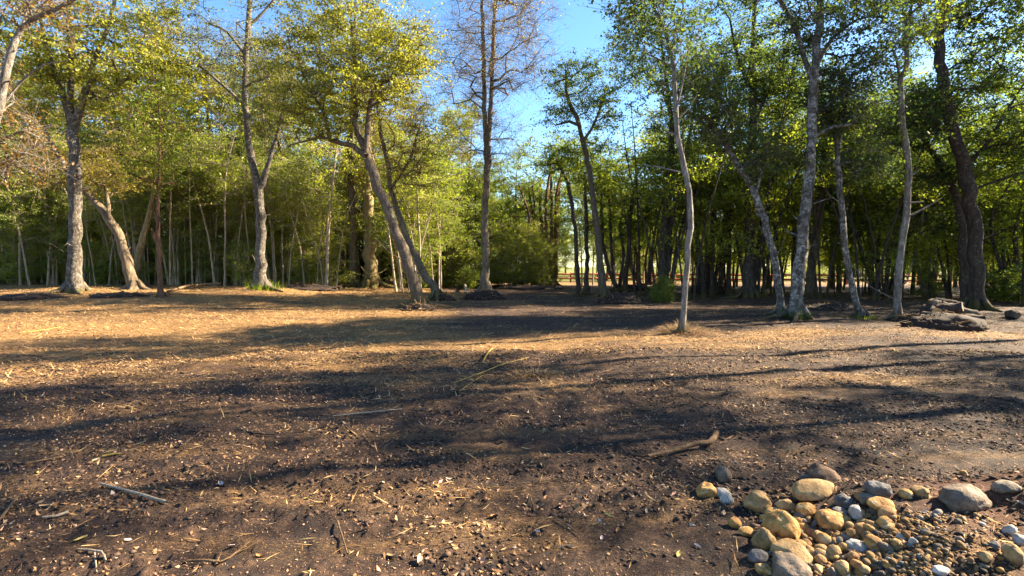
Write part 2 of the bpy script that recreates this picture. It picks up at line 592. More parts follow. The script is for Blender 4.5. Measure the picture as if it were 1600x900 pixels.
def px_tree(name, label, seed, paths, ells, bark, leaf, ncl=90, d=None, group=None, **kw):
    """paths: first starts at the base on the ground; each point (px, py, width px[, depth offset]); ells: (px, py, rx, ry, weight, depth offset) in photo pixels at the tree's distance"""
    rng = np.random.RandomState(seed)
    b = paths[0][0]
    if d is None:
        g = G(b[0], b[1]); 
    else:
        r = ray(b[0], b[1]); x = r[0] / r[1] * d
        g = np.array([x, d, float(ground_h(x, d))])
    d = g[1]
    g = g + np.array([0, 0, -0.05])
    stems = []
    k = d / F
    for path in paths:
        rows = []
        off = 0.0
        for i, p in enumerate(path):
            dd = p[3] if len(p) > 3 else None
            if dd is None:
                off += rng.normal(0, 0.10) * (0 if i == 0 else 1)
                dd = off
            w = P(p[0], p[1], d + dd) - g
            rows.append([w[0], w[1], w[2], p[2] * k / 2 * math.cos(math.atan((p[0] - 800) / F))])
        if path is paths[0]:
            rows[0][:3] = [0, 0, 0]
        stems.append(spline(rows, 0.4))
    E = []
    for e in ells:
        dd = e[5] if len(e) > 5 else 0
        c = P(e[0], e[1], d + dd) - g
        E.append((c[0], c[1], c[2], e[2] * k, (e[2] + e[3]) * 0.5 * k, e[3] * k, e[4]))
    wood, lv = grow(rng, stems, E, ncl, **kw)
    return make_tree(name, label, g, wood, lv, BARK[bark], LEAF[leaf], group)


# ================================================================== GROUND
def build_ground():
    th_f = np.arange(-66, 66.01, 0.36)
    th_c = np.arange(72, 289, 6.0)
    th = np.radians(np.concatenate([th_f, th_c]))
    r = [0.25, 0.6, 1.0, 1.4, 1.8]
    while r[-1] < 60:
        r.append(r[-1] * 1.0105)
    while r[-1] < 2600:
        r.append(r[-1] * 1.12)
    r = np.array(r)
    T, Rr = np.meshgrid(th, r)
    X = (np.sin(T) * Rr); Y = (np.cos(T) * Rr)
    Z = ground_h(X, Y)
    n, m = X.shape
    V = np.stack([X, Y, Z], -1).reshape(-1, 3)
    i = np.arange(n - 1)[:, None] * m; j = np.arange(m)[None, :]; j2 = (j + 1) % m
    fc = np.stack([i + j, i + m + j, i + m + j2, i + j2], -1).reshape(-1, 4)
    # centre cap
    V = np.concatenate([V, [[0, 0, float(ground_h(0, 0))]]])
    c = len(V) - 1
    cap = np.stack([np.full(m, c), np.arange(m), (np.arange(m) + 1) % m, np.full(m, c)], -1)
    cap = np.array([[c, k, (k + 1) % m, (k + 2) % m] for k in range(0, m - 1, 2)])
    fc = np.concatenate([fc, cap])
    me = mesh_np('ground', V, fc, 4, None, {'straw': ('POINT', straw_zone(V[:, 0], V[:, 1])), 'bank': ('POINT', sm((V[:, 0] - 2.0) / .8) * sm((3.9 - V[:, 1]) / .7) * .85), 'meadow': ('POINT', sm((V[:, 1] - 52 + 3 * (fbm(V[:, 0] / 3, V[:, 1] / 3, 2) - .5)) / 4))}, smooth=True)
    return me


def straw_zone(x, y):
    x = np.asarray(x, float); y = np.asarray(y, float)
    v = -0.276 * x + 0.961 * y
    z = 0.24 + 0.42 * sm((v - 7.0) / 3.0)  # straw thickens across the sun axis; sunlit ground is partly in this colour
    z = z - 0.55 * sm((y - 11.3) / 2) * sm((48 - y) / 8) * sm((x + 2.5 + 0.1 * y) / 4) * sm((44 - x) / 8)       # darker soil in the middle, partly the shade band put into its colour
    z = z + 0.80 * (fbm(x * 0.45 + 4, y * 1.3 + 2, 4, 0.6) - 0.5) + 0.65 * (fbm(x * 0.7 + 14, y * 3.6 + 2, 3, 0.6) - 0.5)
    return np.clip(z, 0, 1)


m, nt, out = mat('soil')
tc = nt.nodes.new('ShaderNodeTexCoord')
V = tc.outputs['Object']
n_a = noise(nt, V, 1.3, 5, 0.6)
n_d = noise(nt, V, 150.0, 3, 0.7)
n_b = noise(nt, V, 9.0, 6, 0.7, 0.3)
n_c = noise(nt, V, 48.0, 5, 0.75, 0.2)
mp = nt.nodes.new('ShaderNodeMapping'); mp.inputs['Scale'].default_value = (9, 34, 30)
nt.links.new(V, mp.inputs[0])
n_s = noise(nt, mp.outputs[0], 2.6, 5, 0.7, 1.2)
soil = ramp(nt, [(0.34, (0.009, 0.006, 0.0055)), (0.50, (0.036, 0.0205, 0.015)), (0.68, (0.125, 0.072, 0.043))], n_b)
soil = mixc(nt, remap(nt, n_c, 0.55, 0.70), soil, (0.17, 0.105, 0.068))
soil = mixc(nt, remap(nt, n_d, 0.58, 0.72), soil, (0.20, 0.13, 0.085))
soil = mixc(nt, remap(nt, n_a, 0.52, 0.62), soil, mixc(nt, n_c, (0.010, 0.008, 0.008), (0.06, 0.04, 0.032)))
ab = nt.nodes.new('ShaderNodeAttribute'); ab.attribute_name = 'bank'
soil = mixc(nt, ab.outputs['Fac'], soil, ramp(nt, [(.3, (.06, .022, .011)), (.7, (.19, .08, .04))], n_c))
straw = ramp(nt, [(0.34, (0.045, 0.024, 0.012)), (0.5, (0.19, 0.10, 0.038)), (0.68, (0.45, 0.275, 0.105))], n_s)
at = nt.nodes.new('ShaderNodeAttribute'); at.attribute_name = 'straw'
fac = remap(nt, math_n(nt, 'ADD', math_n(nt, 'MULTIPLY', at.outputs['Fac'], 0.9), math_n(nt, 'MULTIPLY_ADD', n_s, 0.8, -0.4)), 0.18, 0.72)
c = mixc(nt, fac, soil, straw)
am = nt.nodes.new('ShaderNodeAttribute'); am.attribute_name = 'meadow'
grass = ramp(nt, [(0.35, (0.07, 0.085, 0.014)), (0.65, (0.19, 0.19, 0.035))], n_a)
c = mixc(nt, am.outputs['Fac'], c, grass)
hgt = math_n(nt, 'ADD', math_n(nt, 'MULTIPLY', n_b, 0.6), math_n(nt, 'MULTIPLY', n_c, 0.35))
hgt = math_n(nt, 'ADD', hgt, math_n(nt, 'MULTIPLY', n_s, 0.35))
hgt = math_n(nt, 'ADD', hgt, math_n(nt, 'MULTIPLY', n_d, 0.12))
principled(nt, out, c, 0.85, hgt, 1.0, 0.06, 0.2)
SOIL = m

gm = build_ground()
gm.materials.append(SOIL)
ground = link('ground', gm, kind='structure')

# ================================================================== MAIN TREES
px_tree('broadleaf_tree', 'tall thick grey trunk tree forking high at the far left under a yellow-green crown', 11,
        [[(117, 456, 25), (118, 390, 23), (117, 300, 22), (116, 235, 20), (112, 196, 20)],
         [(112, 196, 15), (100, 150, 13), (78, 95, 9), (62, 25, 6)],
         [(114, 205, 16), (128, 165, 14), (140, 110, 10), (168, 45, 7), (190, -50, 4)],
         [(112, 200, 13), (110, 100, 10), (106, 0, 8), (108, -70, 5)],
         [(113, 275, 10), (97, 250, 9), (80, 225, 7), (66, 190, 4)]],
        [(150, 70, 150, 90, 4), (60, 140, 80, 60, 1.4), (235, 130, 75, 75, 1.6), (130, -60, 170, 80, 2.5), (20, 60, 60, 60, .8)], 'grey', 'sunny',
        ncl=190, leaf_n=110, leaf_size=0.16, spread=(0.6, 0.25), gap=0.9, rtip=0.016, tint=0.62)
px_tree('white_barked_tree', 'white barked tree leaning in over the left edge with bronze leaves', 12,
        [[(-100, 512, 24), (-60, 350, 20), (-8, 190, 17), (11, 105, 14), (34, 45, 11), (72, 22, 8), (112, 2, 7), (165, -30, 5)],
         [(34, 45, 6), (48, 0, 5), (58, -60, 3)], [(-2, 175, 6), (30, 130, 4), (70, 100, 3), (105, 95, 2)],
         [(-25, 240, 8), (10, 215, 6), (40, 205, 4), (62, 215, 3)]],
        [(22, 235, 50, 60, 1.2), (60, 0, 70, 50, .7), (-40, 120, 60, 90, .8)], 'white', 'autumn', ncl=75, leaf_n=36, leaf_size=0.09, tint=.5, spread=(.35, .3), up=.1)
px_tree('leaning_tree', 'low crooked tree leaning left beside the thick grey trunk', 13,
        [[(210, 453, 19), (200, 420, 18), (189, 378, 17), (172, 344, 15), (140, 306, 11), (118, 285, 7)],
         [(172, 344, 8), (168, 310, 6), (160, 280, 4)]],
        [(130, 270, 85, 34, 2), (170, 260, 55, 36, 1.2)], 'tan', 'gold', ncl=75, leaf_n=70, leaf_size=.12, tint=.35, spread=(.6, .16))
px_tree('leaning_tree', 'short mossy trunk bending right just behind the low crooked tree', 14,
        [[(213, 443, 14), (215, 410, 13), (222, 380, 12), (232, 345, 10), (240, 300, 7), (244, 260, 4)]],
        [(235, 260, 60, 50, 2)], 'mossy', 'olive', ncl=45, leaf_n=80, leaf_size=.13, d=30)
px_tree('slender_tree', 'slender straight reddish stem standing forward of the left forest edge', 15,
        [[(252, 464, 10), (248, 400, 8), (247, 330, 7), (249, 260, 5), (250, 180, 3)]],
        [(250, 190, 38, 80, 2), (235, 270, 40, 35, 1)], 'red', 'fresh', ncl=55, leaf_n=70, leaf_size=.12)
px_tree('forked_tree', 'tall straight tree that forks halfway with bare twiggy limbs on its left', 16,
        [[(408, 454, 19), (408, 400, 17), (406, 340, 16), (404, 295, 16)],
         [(404, 297, 13), (392, 245, 12), (384, 165, 11), (386, 80, 10), (391, 0, 8), (395, -90, 5)],
         [(404, 297, 11), (414, 272, 9), (424, 240, 7), (438, 195, 5), (446, 140, 4)],
         [(384, 165, 6), (350, 135, 5), (315, 105, 4), (290, 95, 2)], [(386, 90, 6), (355, 50, 5), (320, 35, 3)], [(389, 40, 5), (420, 10, 4), (440, -20, 3)]],
        [(345, 60, 85, 80, 2), (440, 150, 45, 70, 1.6), (395, -70, 90, 60, 2)], 'grey', 'olive', ncl=140, leaf_n=52, leaf_size=.11, ntw=12, tw_len=1.1, tint=.5, spread=(.55, .22))
px_tree('leaning_tree', 'big golden-green tree with a trunk leaning left over the middle of the clearing', 17,
        [[(655, 478, 19), (643, 430, 17), (630, 390, 16), (612, 345, 15), (592, 292, 15), (578, 261, 15), (570, 235, 13)],
         [(572, 244, 10), (550, 228, 9), (517, 217, 8), (509, 183, 6), (478, 128, 5), (466, 90, 3)],
         [(570, 235, 11), (556, 194, 9), (556, 139, 7), (553, 90, 5), (548, 20, 3)],
         [(571, 238, 9), (578, 165, 8), (590, 133, 6), (622, 117, 5), (652, 76, 3)],
         [(517, 217, 5), (500, 215, 4), (470, 222, 3), (450, 228, 2)]],
        [(550, 105, 105, 85, 4), (480, 60, 65, 65, 1.6), (620, 85, 55, 65, 1.6), (540, 0, 120, 60, 2.4), (470, 165, 60, 30, 1), (510, 200, 55, 22, .6)], 'brown', 'olive',
        ncl=210, leaf_n=120, leaf_size=.11, spread=(.5, .15), tint=.62, gap=.55)
px_tree('leaning_tree', 'thin leaning tree with sparse yellow foliage right of the big golden-green tree', 18,
        [[(683, 468, 15), (675, 446, 13), (661, 425, 12), (640, 383, 10), (622, 333, 9), (611, 294, 8), (603, 240, 7), (592, 195, 5), (588, 150, 3)],
         [(611, 294, 5), (640, 250, 4), (655, 200, 3)]],
        [(630, 185, 55, 75, 2), (645, 260, 45, 50, 1), (655, 75, 38, 60, 1)], 'brown', 'gold', ncl=85, leaf_n=70, leaf_size=.10, tint=.6, spread=(.5, .18), ntw=7)
px_tree('slender_tree', 'straight dark brown trunk with mossy foot left of the pale mossy trunk', 19,
        [[(551, 449, 14), (550, 390, 12), (550, 300, 11), (549, 220, 9), (553, 120, 6), (555, 20, 4)]],
        [(530, 100, 60, 90, 2), (520, 240, 35, 30, .5)], 'brown', 'olive', ncl=70, leaf_n=80, leaf_size=.13, tint=.55)
px_tree('mossy_tree', 'stout pale trunk with yellow moss near the ground in the sunlit back of the clearing', 20,
        [[(580, 447, 21), (579, 400, 18), (577, 350, 16), (574, 300, 14), (575, 240, 10), (580, 170, 6)]],
        [(590, 200, 50, 80, 2), (560, 270, 30, 30, .5)], 'mossy', 'gold', ncl=75, leaf_n=70, leaf_size=.13, tint=.5)
px_tree('slender_tree', 'thin stem leaning against the stout mossy trunk', 21,
        [[(596, 446, 7), (590, 415, 6), (583, 375, 5), (574, 335, 4), (570, 300, 2)]],
        [(565, 300, 25, 30, 1)], 'brown', 'olive', ncl=20, leaf_n=60, leaf_size=.12)
px_tree('bare_tree', 'tall twin-stemmed tree with an almost leafless twiggy crown against blue sky', 22,
        [[(758, 462, 15), (758, 420, 12), (758, 333, 11), (760, 280, 11), (761, 228, 12)],
         [(760, 230, 8), (757, 160, 7), (755, 80, 6), (753, 0, 5), (750, -80, 3)],
         [(762, 230, 8), (767, 165, 7), (771, 60, 6), (774, 0, 5), (778, -90, 3)]],
        [(775, 50, 90, 120, 4), (760, 210, 75, 55, 1.6), (775, -80, 90, 60, 2), (740, 120, 60, 80, 1.2), (830, 60, 40, 80, .8)], 'tan', 'bare', ncl=270, leaf_n=32, leaf_size=.085,
        ntw=18, tw_len=1.0, spread=(.55, .35), rtip=.010, gap=.6, tint=.5)
px_tree('leafy_tree', 'slim curved tree with open leafy top standing alone against blue sky', 23,
        [[(943, 465, 14), (940, 430, 12), (933, 361, 11), (922, 278, 9), (911, 222, 8), (900, 183, 7), (886, 150, 5), (884, 110, 3)],
         [(903, 195, 5), (890, 190, 4), (868, 196, 2)], [(911, 222, 5), (930, 190, 4), (944, 150, 2)]],
        [(900, 140, 48, 48, 2), (938, 180, 30, 60, 1.2), (870, 185, 25, 22, .5), (950, 140, 22, 18, .4)], 'brown', 'fresh', ncl=85, leaf_n=75, leaf_size=.12, spread=(.38, .22), tint=.45)
px_tree('slender_tree', 'thin dark tree bending left over the gap to the rail fence', 24,
        [[(903, 463, 8), (902, 430, 7), (897, 344, 6), (884, 278, 5), (870, 255, 3)]],
        [(880, 245, 50, 38, 2)], 'dark', 'fresh', ncl=45, leaf_n=80, leaf_size=.13, tint=.5)
px_tree('slender_tree', 'straight dark stem right of the thin bending tree near the gap', 25,
        [[(916, 460, 8), (917, 400, 7), (916, 330, 6), (913, 280, 4)]],
        [(920, 270, 40, 45, 2)], 'dark', 'fresh', ncl=40, leaf_n=80, leaf_size=.13, tint=.45)
px_tree('ivied_tree', 'dark twin-trunked tree with green shoots round its foot', 26,
        [[(1034, 466, 18), (1034, 440, 14), (1038, 353, 12), (1047, 253, 10), (1050, 194, 8), (1040, 120, 5), (1030, 40, 3)],
         [(1036, 450, 10), (1042, 420, 10), (1048, 342, 9), (1066, 265, 7), (1080, 200, 5), (1090, 130, 3)]],
        [(1010, 90, 65, 85, 3), (1050, 240, 60, 70, 1.8), (985, 60, 38, 45, 1), (1090, 130, 45, 70, 1.3)], 'dark', 'dark', ncl=135, leaf_n=85, leaf_size=.125, spread=(.42, .25))
px_tree('pole_tree', 'slim curving white stem standing forward on its own straw mound', 27,
        [[(1064, 518, 10.5), (1068, 490, 10), (1073, 412, 9.5), (1078, 330, 9.5), (1072, 271, 9), (1058, 212, 8), (1056, 165, 7), (1053, 106, 6), (1038, 47, 5), (1018, 6, 4), (1000, -30, 3)],
         [(1056, 175, 4), (1066, 130, 3), (1075, 80, 2)]],
        [(1000, 30, 50, 55, 1), (1060, 60, 45, 60, 1), (1030, -50, 60, 40, 1)], 'white', 'dark', ncl=60, leaf_n=55, leaf_size=.10, spread=(.25, .18), rtip=.007)
px_tree('leaning_tree', 'dark crooked trunk leaning far left between the white pole and lichen trunk', 28,
        [[(1219, 492, 14), (1218, 465, 12), (1214, 424, 12), (1203, 377, 12), (1180, 306, 11), (1147, 247, 10), (1118, 200, 9), (1094, 172, 6), (1080, 130, 3)],
         [(1180, 306, 5), (1190, 270, 4), (1195, 230, 2)]],
        [(1085, 130, 55, 45, 2), (1130, 190, 45, 40, 1), (1190, 240, 35, 40, .8)], 'lichen', 'dark', ncl=75, leaf_n=75, leaf_size=.11, spread=(.35, .2))
px_tree('broadleaf_tree', 'thick dark trunk with a pale scar at its foot behind the crooked leaning tree', 29,
        [[(1169, 467, 20), (1169, 430, 17), (1171, 353, 16), (1174, 259, 15), (1177, 147, 12), (1174, 94, 9), (1180, 0, 6)],
         [(1177, 150, 7), (1153, 88, 5), (1140, 30, 3)], [(1176, 200, 6), (1200, 140, 5), (1225, 100, 3)]],
        [(1160, 60, 80, 85, 3), (1205, 150, 50, 60, 1.4), (1140, 190, 40, 40, .8), (1180, -60, 110, 60, 2)], 'dark', 'dark', ncl=120, leaf_n=85, leaf_size=.14, spread=(.5, .28), tint=.5)
px_tree('broadleaf_tree', 'dark trunk splaying right out of the foot of the thick scarred trunk', 30,
        [[(1176, 464, 12), (1178, 430, 12), (1191, 365, 12), (1203, 283, 10), (1209, 230, 9), (1228, 170, 6), (1240, 110, 3)]],
        [(1235, 130, 55, 60, 2), (1215, 240, 45, 40, 1)], 'dark', 'deep', ncl=80, leaf_n=85, leaf_size=.14, spread=(.5, .28))
px_tree('lichen_tree', 'tall lichen-spotted trunk with a grassy foot right of the crooked leaning tree', 31,
        [[(1244, 497, 24), (1246, 470, 21), (1250, 412, 20), (1259, 324, 18), (1268, 236, 17), (1271, 147, 16), (1274, 88, 15), (1281, 18, 13), (1284, -90, 9)],
         [(1271, 130, 10), (1256, 88, 9), (1239, 35, 8), (1216, -5, 6), (1190, -60, 4)], [(1273, 110, 8), (1300, 60, 6), (1340, 30, 4)]],
        [(1285, 20, 100, 75, 3), (1340, 90, 60, 60, 1.6), (1230, -60, 110, 70, 2), (1330, 170, 50, 35, 1)], 'lichen', 'deep', ncl=130, leaf_n=85, leaf_size=.11, spread=(.38, .2))
px_tree('broadleaf_tree', 'brown trunk slanting right close behind the lichen-spotted trunk', 32,
        [[(1264, 464, 16), (1267, 430, 15), (1274, 377, 14), (1283, 312, 13), (1287, 250, 10), (1296, 180, 6)]],
        [(1295, 215, 60, 60, 2), (1330, 280, 40, 35, .8)], 'brown', 'dark', ncl=85, leaf_n=90, leaf_size=.14, spread=(.5, .25))
px_tree('slender_tree', 'thin lichen-grey tree with a mossy foot bent to the left of the log pile', 33,
        [[(1347, 496, 15), (1338, 475, 11), (1327, 430, 10), (1318, 365, 10), (1312, 294, 10), (1309, 236, 8), (1318, 190, 5), (1326, 130, 3)],
         [(1309, 240, 5), (1300, 190, 4), (1303, 150, 2)]],
        [(1312, 160, 45, 55, 2), (1350, 250, 40, 40, .8)], 'lichen', 'dark', ncl=70, leaf_n=75, leaf_size=.11, spread=(.35, .2))
px_tree('lichen_tree', 'slim whitish lichen trunk with a kink standing just left of the log pile', 34,
        [[(1402, 497, 16), (1401, 470, 13), (1406, 412, 12.5), (1418, 318, 12.5), (1418, 259, 12), (1410, 183, 11), (1406, 124, 10), (1417, 104, 8), (1415, 47, 7), (1427, 0, 5), (1430, -70, 3)],
         [(1406, 126, 5), (1400, 90, 4), (1385, 60, 2)]],
        [(1425, 10, 60, 60, 2), (1395, 90, 35, 45, 1)], 'white', 'fresh', ncl=60, leaf_n=55, leaf_size=.10, spread=(.3, .2))
px_tree('broadleaf_tree', 'massive dark trunk curving up left at the far right behind the log pile', 35,
        [[(1524, 484, 30), (1524, 450, 27), (1524, 365, 25), (1512, 283, 24), (1489, 200, 21), (1474, 130, 19), (1468, 59, 17), (1478, 0, 13), (1490, -90, 8)],
         [(1505, 265, 10), (1545, 220, 8), (1575, 170, 5), (1600, 130, 3)], [(1470, 90, 8), (1440, 50, 6), (1410, 20, 4)]],
        [(1550, 120, 90, 100, 3), (1500, -30, 140, 70, 3), (1430, 180, 60, 50, 1.2), (1600, 230, 70, 70, 1.5)], 'dark', 'dark', ncl=165, leaf_n=85, leaf_size=.13, spread=(.45, .24), tint=.6)
px_tree('leaning_tree', 'second dark trunk leaning left against the massive right trunk', 36,
        [[(1508, 477, 18), (1508, 440, 17), (1506, 377, 16), (1494, 306, 14), (1471, 259, 12), (1447, 224, 9), (1425, 185, 5)]],
        [(1420, 190, 60, 50, 2), (1460, 270, 40, 25, .6)], 'dark', 'dark', ncl=80, leaf_n=85, leaf_size=.13, spread=(.45, .24))

# coppiced clumps of several stems
def clump(label, seed, px, py, n, w, spreadpx, toppx, topy, bark, leaf, d=None, ncl=90, tint=.45, name='coppiced_tree'):
    rng = np.random.RandomState(seed)
    paths = []
    for i in range(n):
        t = (i + .5) / n * 2 - 1
        x0 = px + t * spreadpx * .35 + rng.normal(0, 2); x1 = px + t * toppx + rng.normal(0, 6)
        ty = topy + rng.rand() * 60
        ww = w * (.6 + .6 * rng.rand())
        dd = rng.normal(0, .5)
        paths.append([(x0, py - 1, ww, dd * .3), ((x0 * 2 + x1) / 3 + rng.normal(0, 3), py * .66 + ty * .34, ww * .8, dd), ((x0 + 2 * x1) / 3 + rng.normal(0, 4), py * .33 + ty * .67, ww * .65, dd * 1.5), (x1, ty, ww * .3, dd * 2)])
    paths[0][0] = (px, py, w)
    px_tree(name, label, seed, paths, [(px, topy + 30, toppx * 1.5 + 20, 55, 2), (px + toppx, topy + 90, 45, 45, 1), (px - toppx, topy + 80, 45, 45, 1)], bark, leaf, ncl=ncl, d=d,
            leaf_n=80, leaf_size=.15, spread=(.5, .28), tint=tint)


clump('fan of slim reddish stems growing from one stool left of the gap to the fence', 40, 850, 447, 8, 8, 50, 45, 240, 'red', 'fresh', 40, 110)
clump('clump of dark thin stems just right of the slim curved tree', 41, 965, 455, 4, 8, 50, 40, 250, 'dark', 'fresh', 31, 100)
clump('cluster of reddish stems behind the dark twin-trunked tree', 42, 1003, 446, 5, 7, 50, 35, 290, 'red', 'fresh', 38, 80)
clump('dense dark stool of many stems right of the white pole tree', 43, 1108, 455, 9, 9, 60, 50, 230, 'dark', 'dark', 31, 130)
clump('three stemmed clump of thin brown poles left of the bare twin-stemmed tree', 44, 700, 446, 3, 6, 40, 25, 260, 'brown', 'dark', 40, 70)
clump('pair of straight thin dark poles right of the slim lichen trunk', 45, 1448, 466, 2, 11, 60, 14, 250, 'brown', 'dark', 25, 80)
clump('loose clump of dark poles between the lichen-spotted trunk and slim white trunk', 46, 1375, 462, 5, 8, 80, 60, 260, 'dark', 'fresh', 27, 110)
clump('open clump of thin dark stems under the right edge canopy', 47, 1580, 468, 4, 9, 60, 50, 280, 'dark', 'fresh', 24, 110)

# ================================================================== FOREST BEHIND (copies of a few grown trees)
def proto(name, label, group, seed, h, nst, r0, zc0, rc, bark, leaf, ncl, leaf_n=85, leaf_size=.13, tint=.5, lean=.5, base_r=.15, **kw):
    rng = np.random.RandomState(seed)
    stems = []
    for i in range(nst):
        a = rng.rand() * 6.28; l = lean * (0.4 + rng.rand())
        b = np.array([math.cos(a), math.sin(a)])
        o = b * (base_r * (.4 + rng.rand()) if nst > 1 else 0)
        pts = [(o[0], o[1], 0, r0), (o[0] + b[0] * l * .3, o[1] + b[1] * l * .3, h * .33, r0 * .8), (o[0] + b[0] * l * .9, o[1] + b[1] * l * .9 + rng.normal(0, .2), h * .66, r0 * .55),
               (o[0] + b[0] * l * 1.5 + rng.normal(0, .3), o[1] + b[1] * l * 1.5, h * .97, r0 * .15)]
        stems.append(spline(pts, .6))
    E = []
    nb = 6
    for i in range(nb):
        t = (i + .5) / nb
        z = zc0 + (h - zc0) * t
        rr = rc * (0.65 + 0.5 * math.sin(math.pi * min(1, t * 1.05 + .1)))
        E.append((rng.normal(0, rc * .35), rng.normal(0, rc * .35), z, rr, rr, (h - zc0) / nb * .8, 1))
    wood, lv = grow(rng, stems, E, ncl, leaf_n=leaf_n, leaf_size=leaf_size, tint=tint, trunk_sides=7, roots=False, **kw)
    return make_tree(name, label, (0, 0, -50), wood, lv, BARK[bark], LEAF[leaf], group)


PROTO = {
    'a': proto('slender_tree', 'slender pale-stemmed forest tree with bright yellow-green leaves in the left wood', 'young trees of the left wood', 60, 11, 1, .09, 2.8, 1.8, 'pale', 'fresh', 95, tint=.62),
    'b': proto('forest_tree', 'bushy multi-stemmed forest tree with mid-green leaves in the wood behind', 'young trees of the left wood', 61, 10, 3, .07, 1.0, 2.0, 'pale', 'fresh', 110, tint=.5),
    'c': proto('evergreen_tree', 'dark evergreen forest tree filling the back of the wood', 'evergreens of the wood behind', 62, 12, 2, .12, 1.2, 2.3, 'brown', 'dark', 125, tint=.5),
    'd': proto('olive_leaved_tree', 'tall olive-leaved forest tree rising above the young wood', 'olive-leaved trees of the wood behind', 63, 15, 1, .17, 4.0, 2.8, 'brown', 'olive', 150, leaf_size=.15, tint=.55, gap=.8),
    'e': proto('bronze_leaved_tree', 'tall bronze-tinged forest tree rising in the left wood', 'bronze trees of the left wood', 64, 14, 1, .16, 4.5, 2.6, 'brown', 'gold', 120, leaf_n=70, tint=.3),
    'f': proto('forest_tree', 'dark thin-stemmed tree with a high crown in the backlit right wood', 'thin-stemmed trees of the right wood', 65, 12, 1, .11, 4.2, 2.2, 'dark', 'fresh', 80, tint=.55),
    'g': proto('evergreen_tree', 'dark twin-stemmed tree with a heavy evergreen crown in the right wood', 'evergreens of the right wood', 66, 14, 2, .14, 4.0, 2.8, 'dark', 'dark', 140, leaf_size=.14, tint=.5, gap=.7),
    'h': proto('forest_tree', 'tall open-crowned tree just outside the wood at the right', 'tall trees right of the clearing', 69, 17, 1, .13, 8.0, 1.7, 'brown', 'fresh', 95, leaf_n=75, tint=.5, lean=.25),
    'p': proto('pole_tree', 'cluster of crooked pale poles with light yellow-green leaves', 'pale pole trees of the left wood', 70, 9, 5, .06, 3.0, 2.0, 'pale', 'backlit', 85, leaf_n=60, tint=.6, lean=1.0, base_r=.7),
    'y': proto('young_tree', 'low-branched young tree with backlit yellow-green leaves', 'young backlit trees of the right wood', 71, 7, 2, .06, 2.0, 1.9, 'dark', 'backlit', 80, leaf_n=65, tint=.6, lean=.6),
    'k': proto('pole_tree', 'crooked dark poles with sparse leaves', 'dark crooked poles of the right wood', 72, 9, 3, .06, 4.5, 1.9, 'dark', 'backlit', 45, leaf_n=60, tint=.4, lean=1.5, base_r=.4),
    'q': proto('young_tree', 'low young tree leafy to the ground', 'low leafy young trees at the wood edges', 73, 5.5, 3, .04, .5, 1.6, 'pale', 'backlit', 80, leaf_n=75, leaf_size=.12, tint=.55, lean=.8, base_r=.3),
    'z': proto('sapling', 'slim crooked pale stem with a small light green top', 'slim pale stems at the front of the left wood', 74, 8, 2, .055, 4.2, 1.3, 'pale', 'backlit', 36, leaf_n=60, leaf_size=.12, tint=.55, lean=.9, base_r=.35),
    's': proto('shrub', 'leafy green shrub in the shaded edge of the wood', 'shrubs along the wood edge', 67, 1.9, 4, .025, .2, .8, 'brown', 'fresh', 45, leaf_n=70, leaf_size=.11, tint=.5, gap=.25, spread=(.22, .16)),
    't': proto('shrub', 'dark evergreen shrub filling the shade under the trees', 'dark shrubs under the trees', 68, 2.8, 5, .03, .2, 1.2, 'dark', 'deep', 65, leaf_n=80, leaf_size=.13, tint=.5, gap=.3, spread=(.28, .2)),
}
for k in ('s', 't'):
    PROTO[k]['category'] = 'shrub'
used = set()


PLACED = []


def put(kind, x, y, s=1.0, rot=None, rng=random):
    z = float(ground_h(x, y)) - 0.05
    rot = rng.random() * 6.28 if rot is None else rot
    sc = (s * (0.88 + .24 * rng.random()), s * (0.88 + .24 * rng.random()), s)
    if kind not in used:
        used.add(kind)
        o = PROTO[kind]; o.location = (x, y, z); o.rotation_euler = (0, 0, rot); o.scale = sc
    else:
        o = copy_tree(PROTO[kind], (x, y, z), rot, sc)
    PLACED.append((o, kind, 800 + F * x / y, y))
    return o


rnd = random.Random(4)


def band(n, px0, px1, d0, d1, kinds, s0, s1, avoid=()):
    for i in range(n):
        px = px0 + (px1 - px0) * (i + rnd.random()) / n
        if any(a <= px <= b for a, b in avoid):
            continue
        d = d0 + (d1 - d0) * rnd.random()
        x = (px - 800) / F * d
        put(rnd.choice(kinds), x, d, s0 + (s1 - s0) * rnd.random(), rng=rnd)


# left wood
band(18, -60, 720, 31.5, 35, 'apb', .6, .95, avoid=[(522, 612)])
band(11, 20, 640, 31.5, 37, 'p', .75, 1.1, avoid=[(522, 612)])
band(30, -80, 740, 36, 43, 'abcbd', .85, 1.15)
band(24, -120, 470, 38, 48, 'dedec', 1.1, 1.45)
band(16, 430, 740, 42, 50, 'ccbd', .75, 1.0)
band(24, -150, 760, 50, 60, 'ccd', .9, 1.2)
band(20, -40, 745, 32, 38, 'ssts', .4, .9, avoid=[(522, 612)])
band(30, -40, 745, 42, 47, 'tt', 1.0, 1.5)
band(12, 20, 640, 32, 36, 'q', .5, .9, avoid=[(522, 612)])
band(24, 262, 690, 28.8, 33, 'z', .7, 1.25, avoid=[(522, 612)])
band(4, 20, 262, 31, 34, 'z', .75, 1.2)
band(7, 200, 660, 30.2, 33, 'q', .3, .6, avoid=[(522, 612)])
band(8, 640, 860, 36, 40, 'qq', .5, .9)
# centre
band(16, 740, 1010, 37, 46, 'bfaf', .72, .95, avoid=[(868, 905)])
band(12, 740, 1010, 56, 66, 'bcf', .9, 1.1, avoid=[(862, 912)])
band(10, 740, 860, 36, 44, 'st', .6, 1.0)
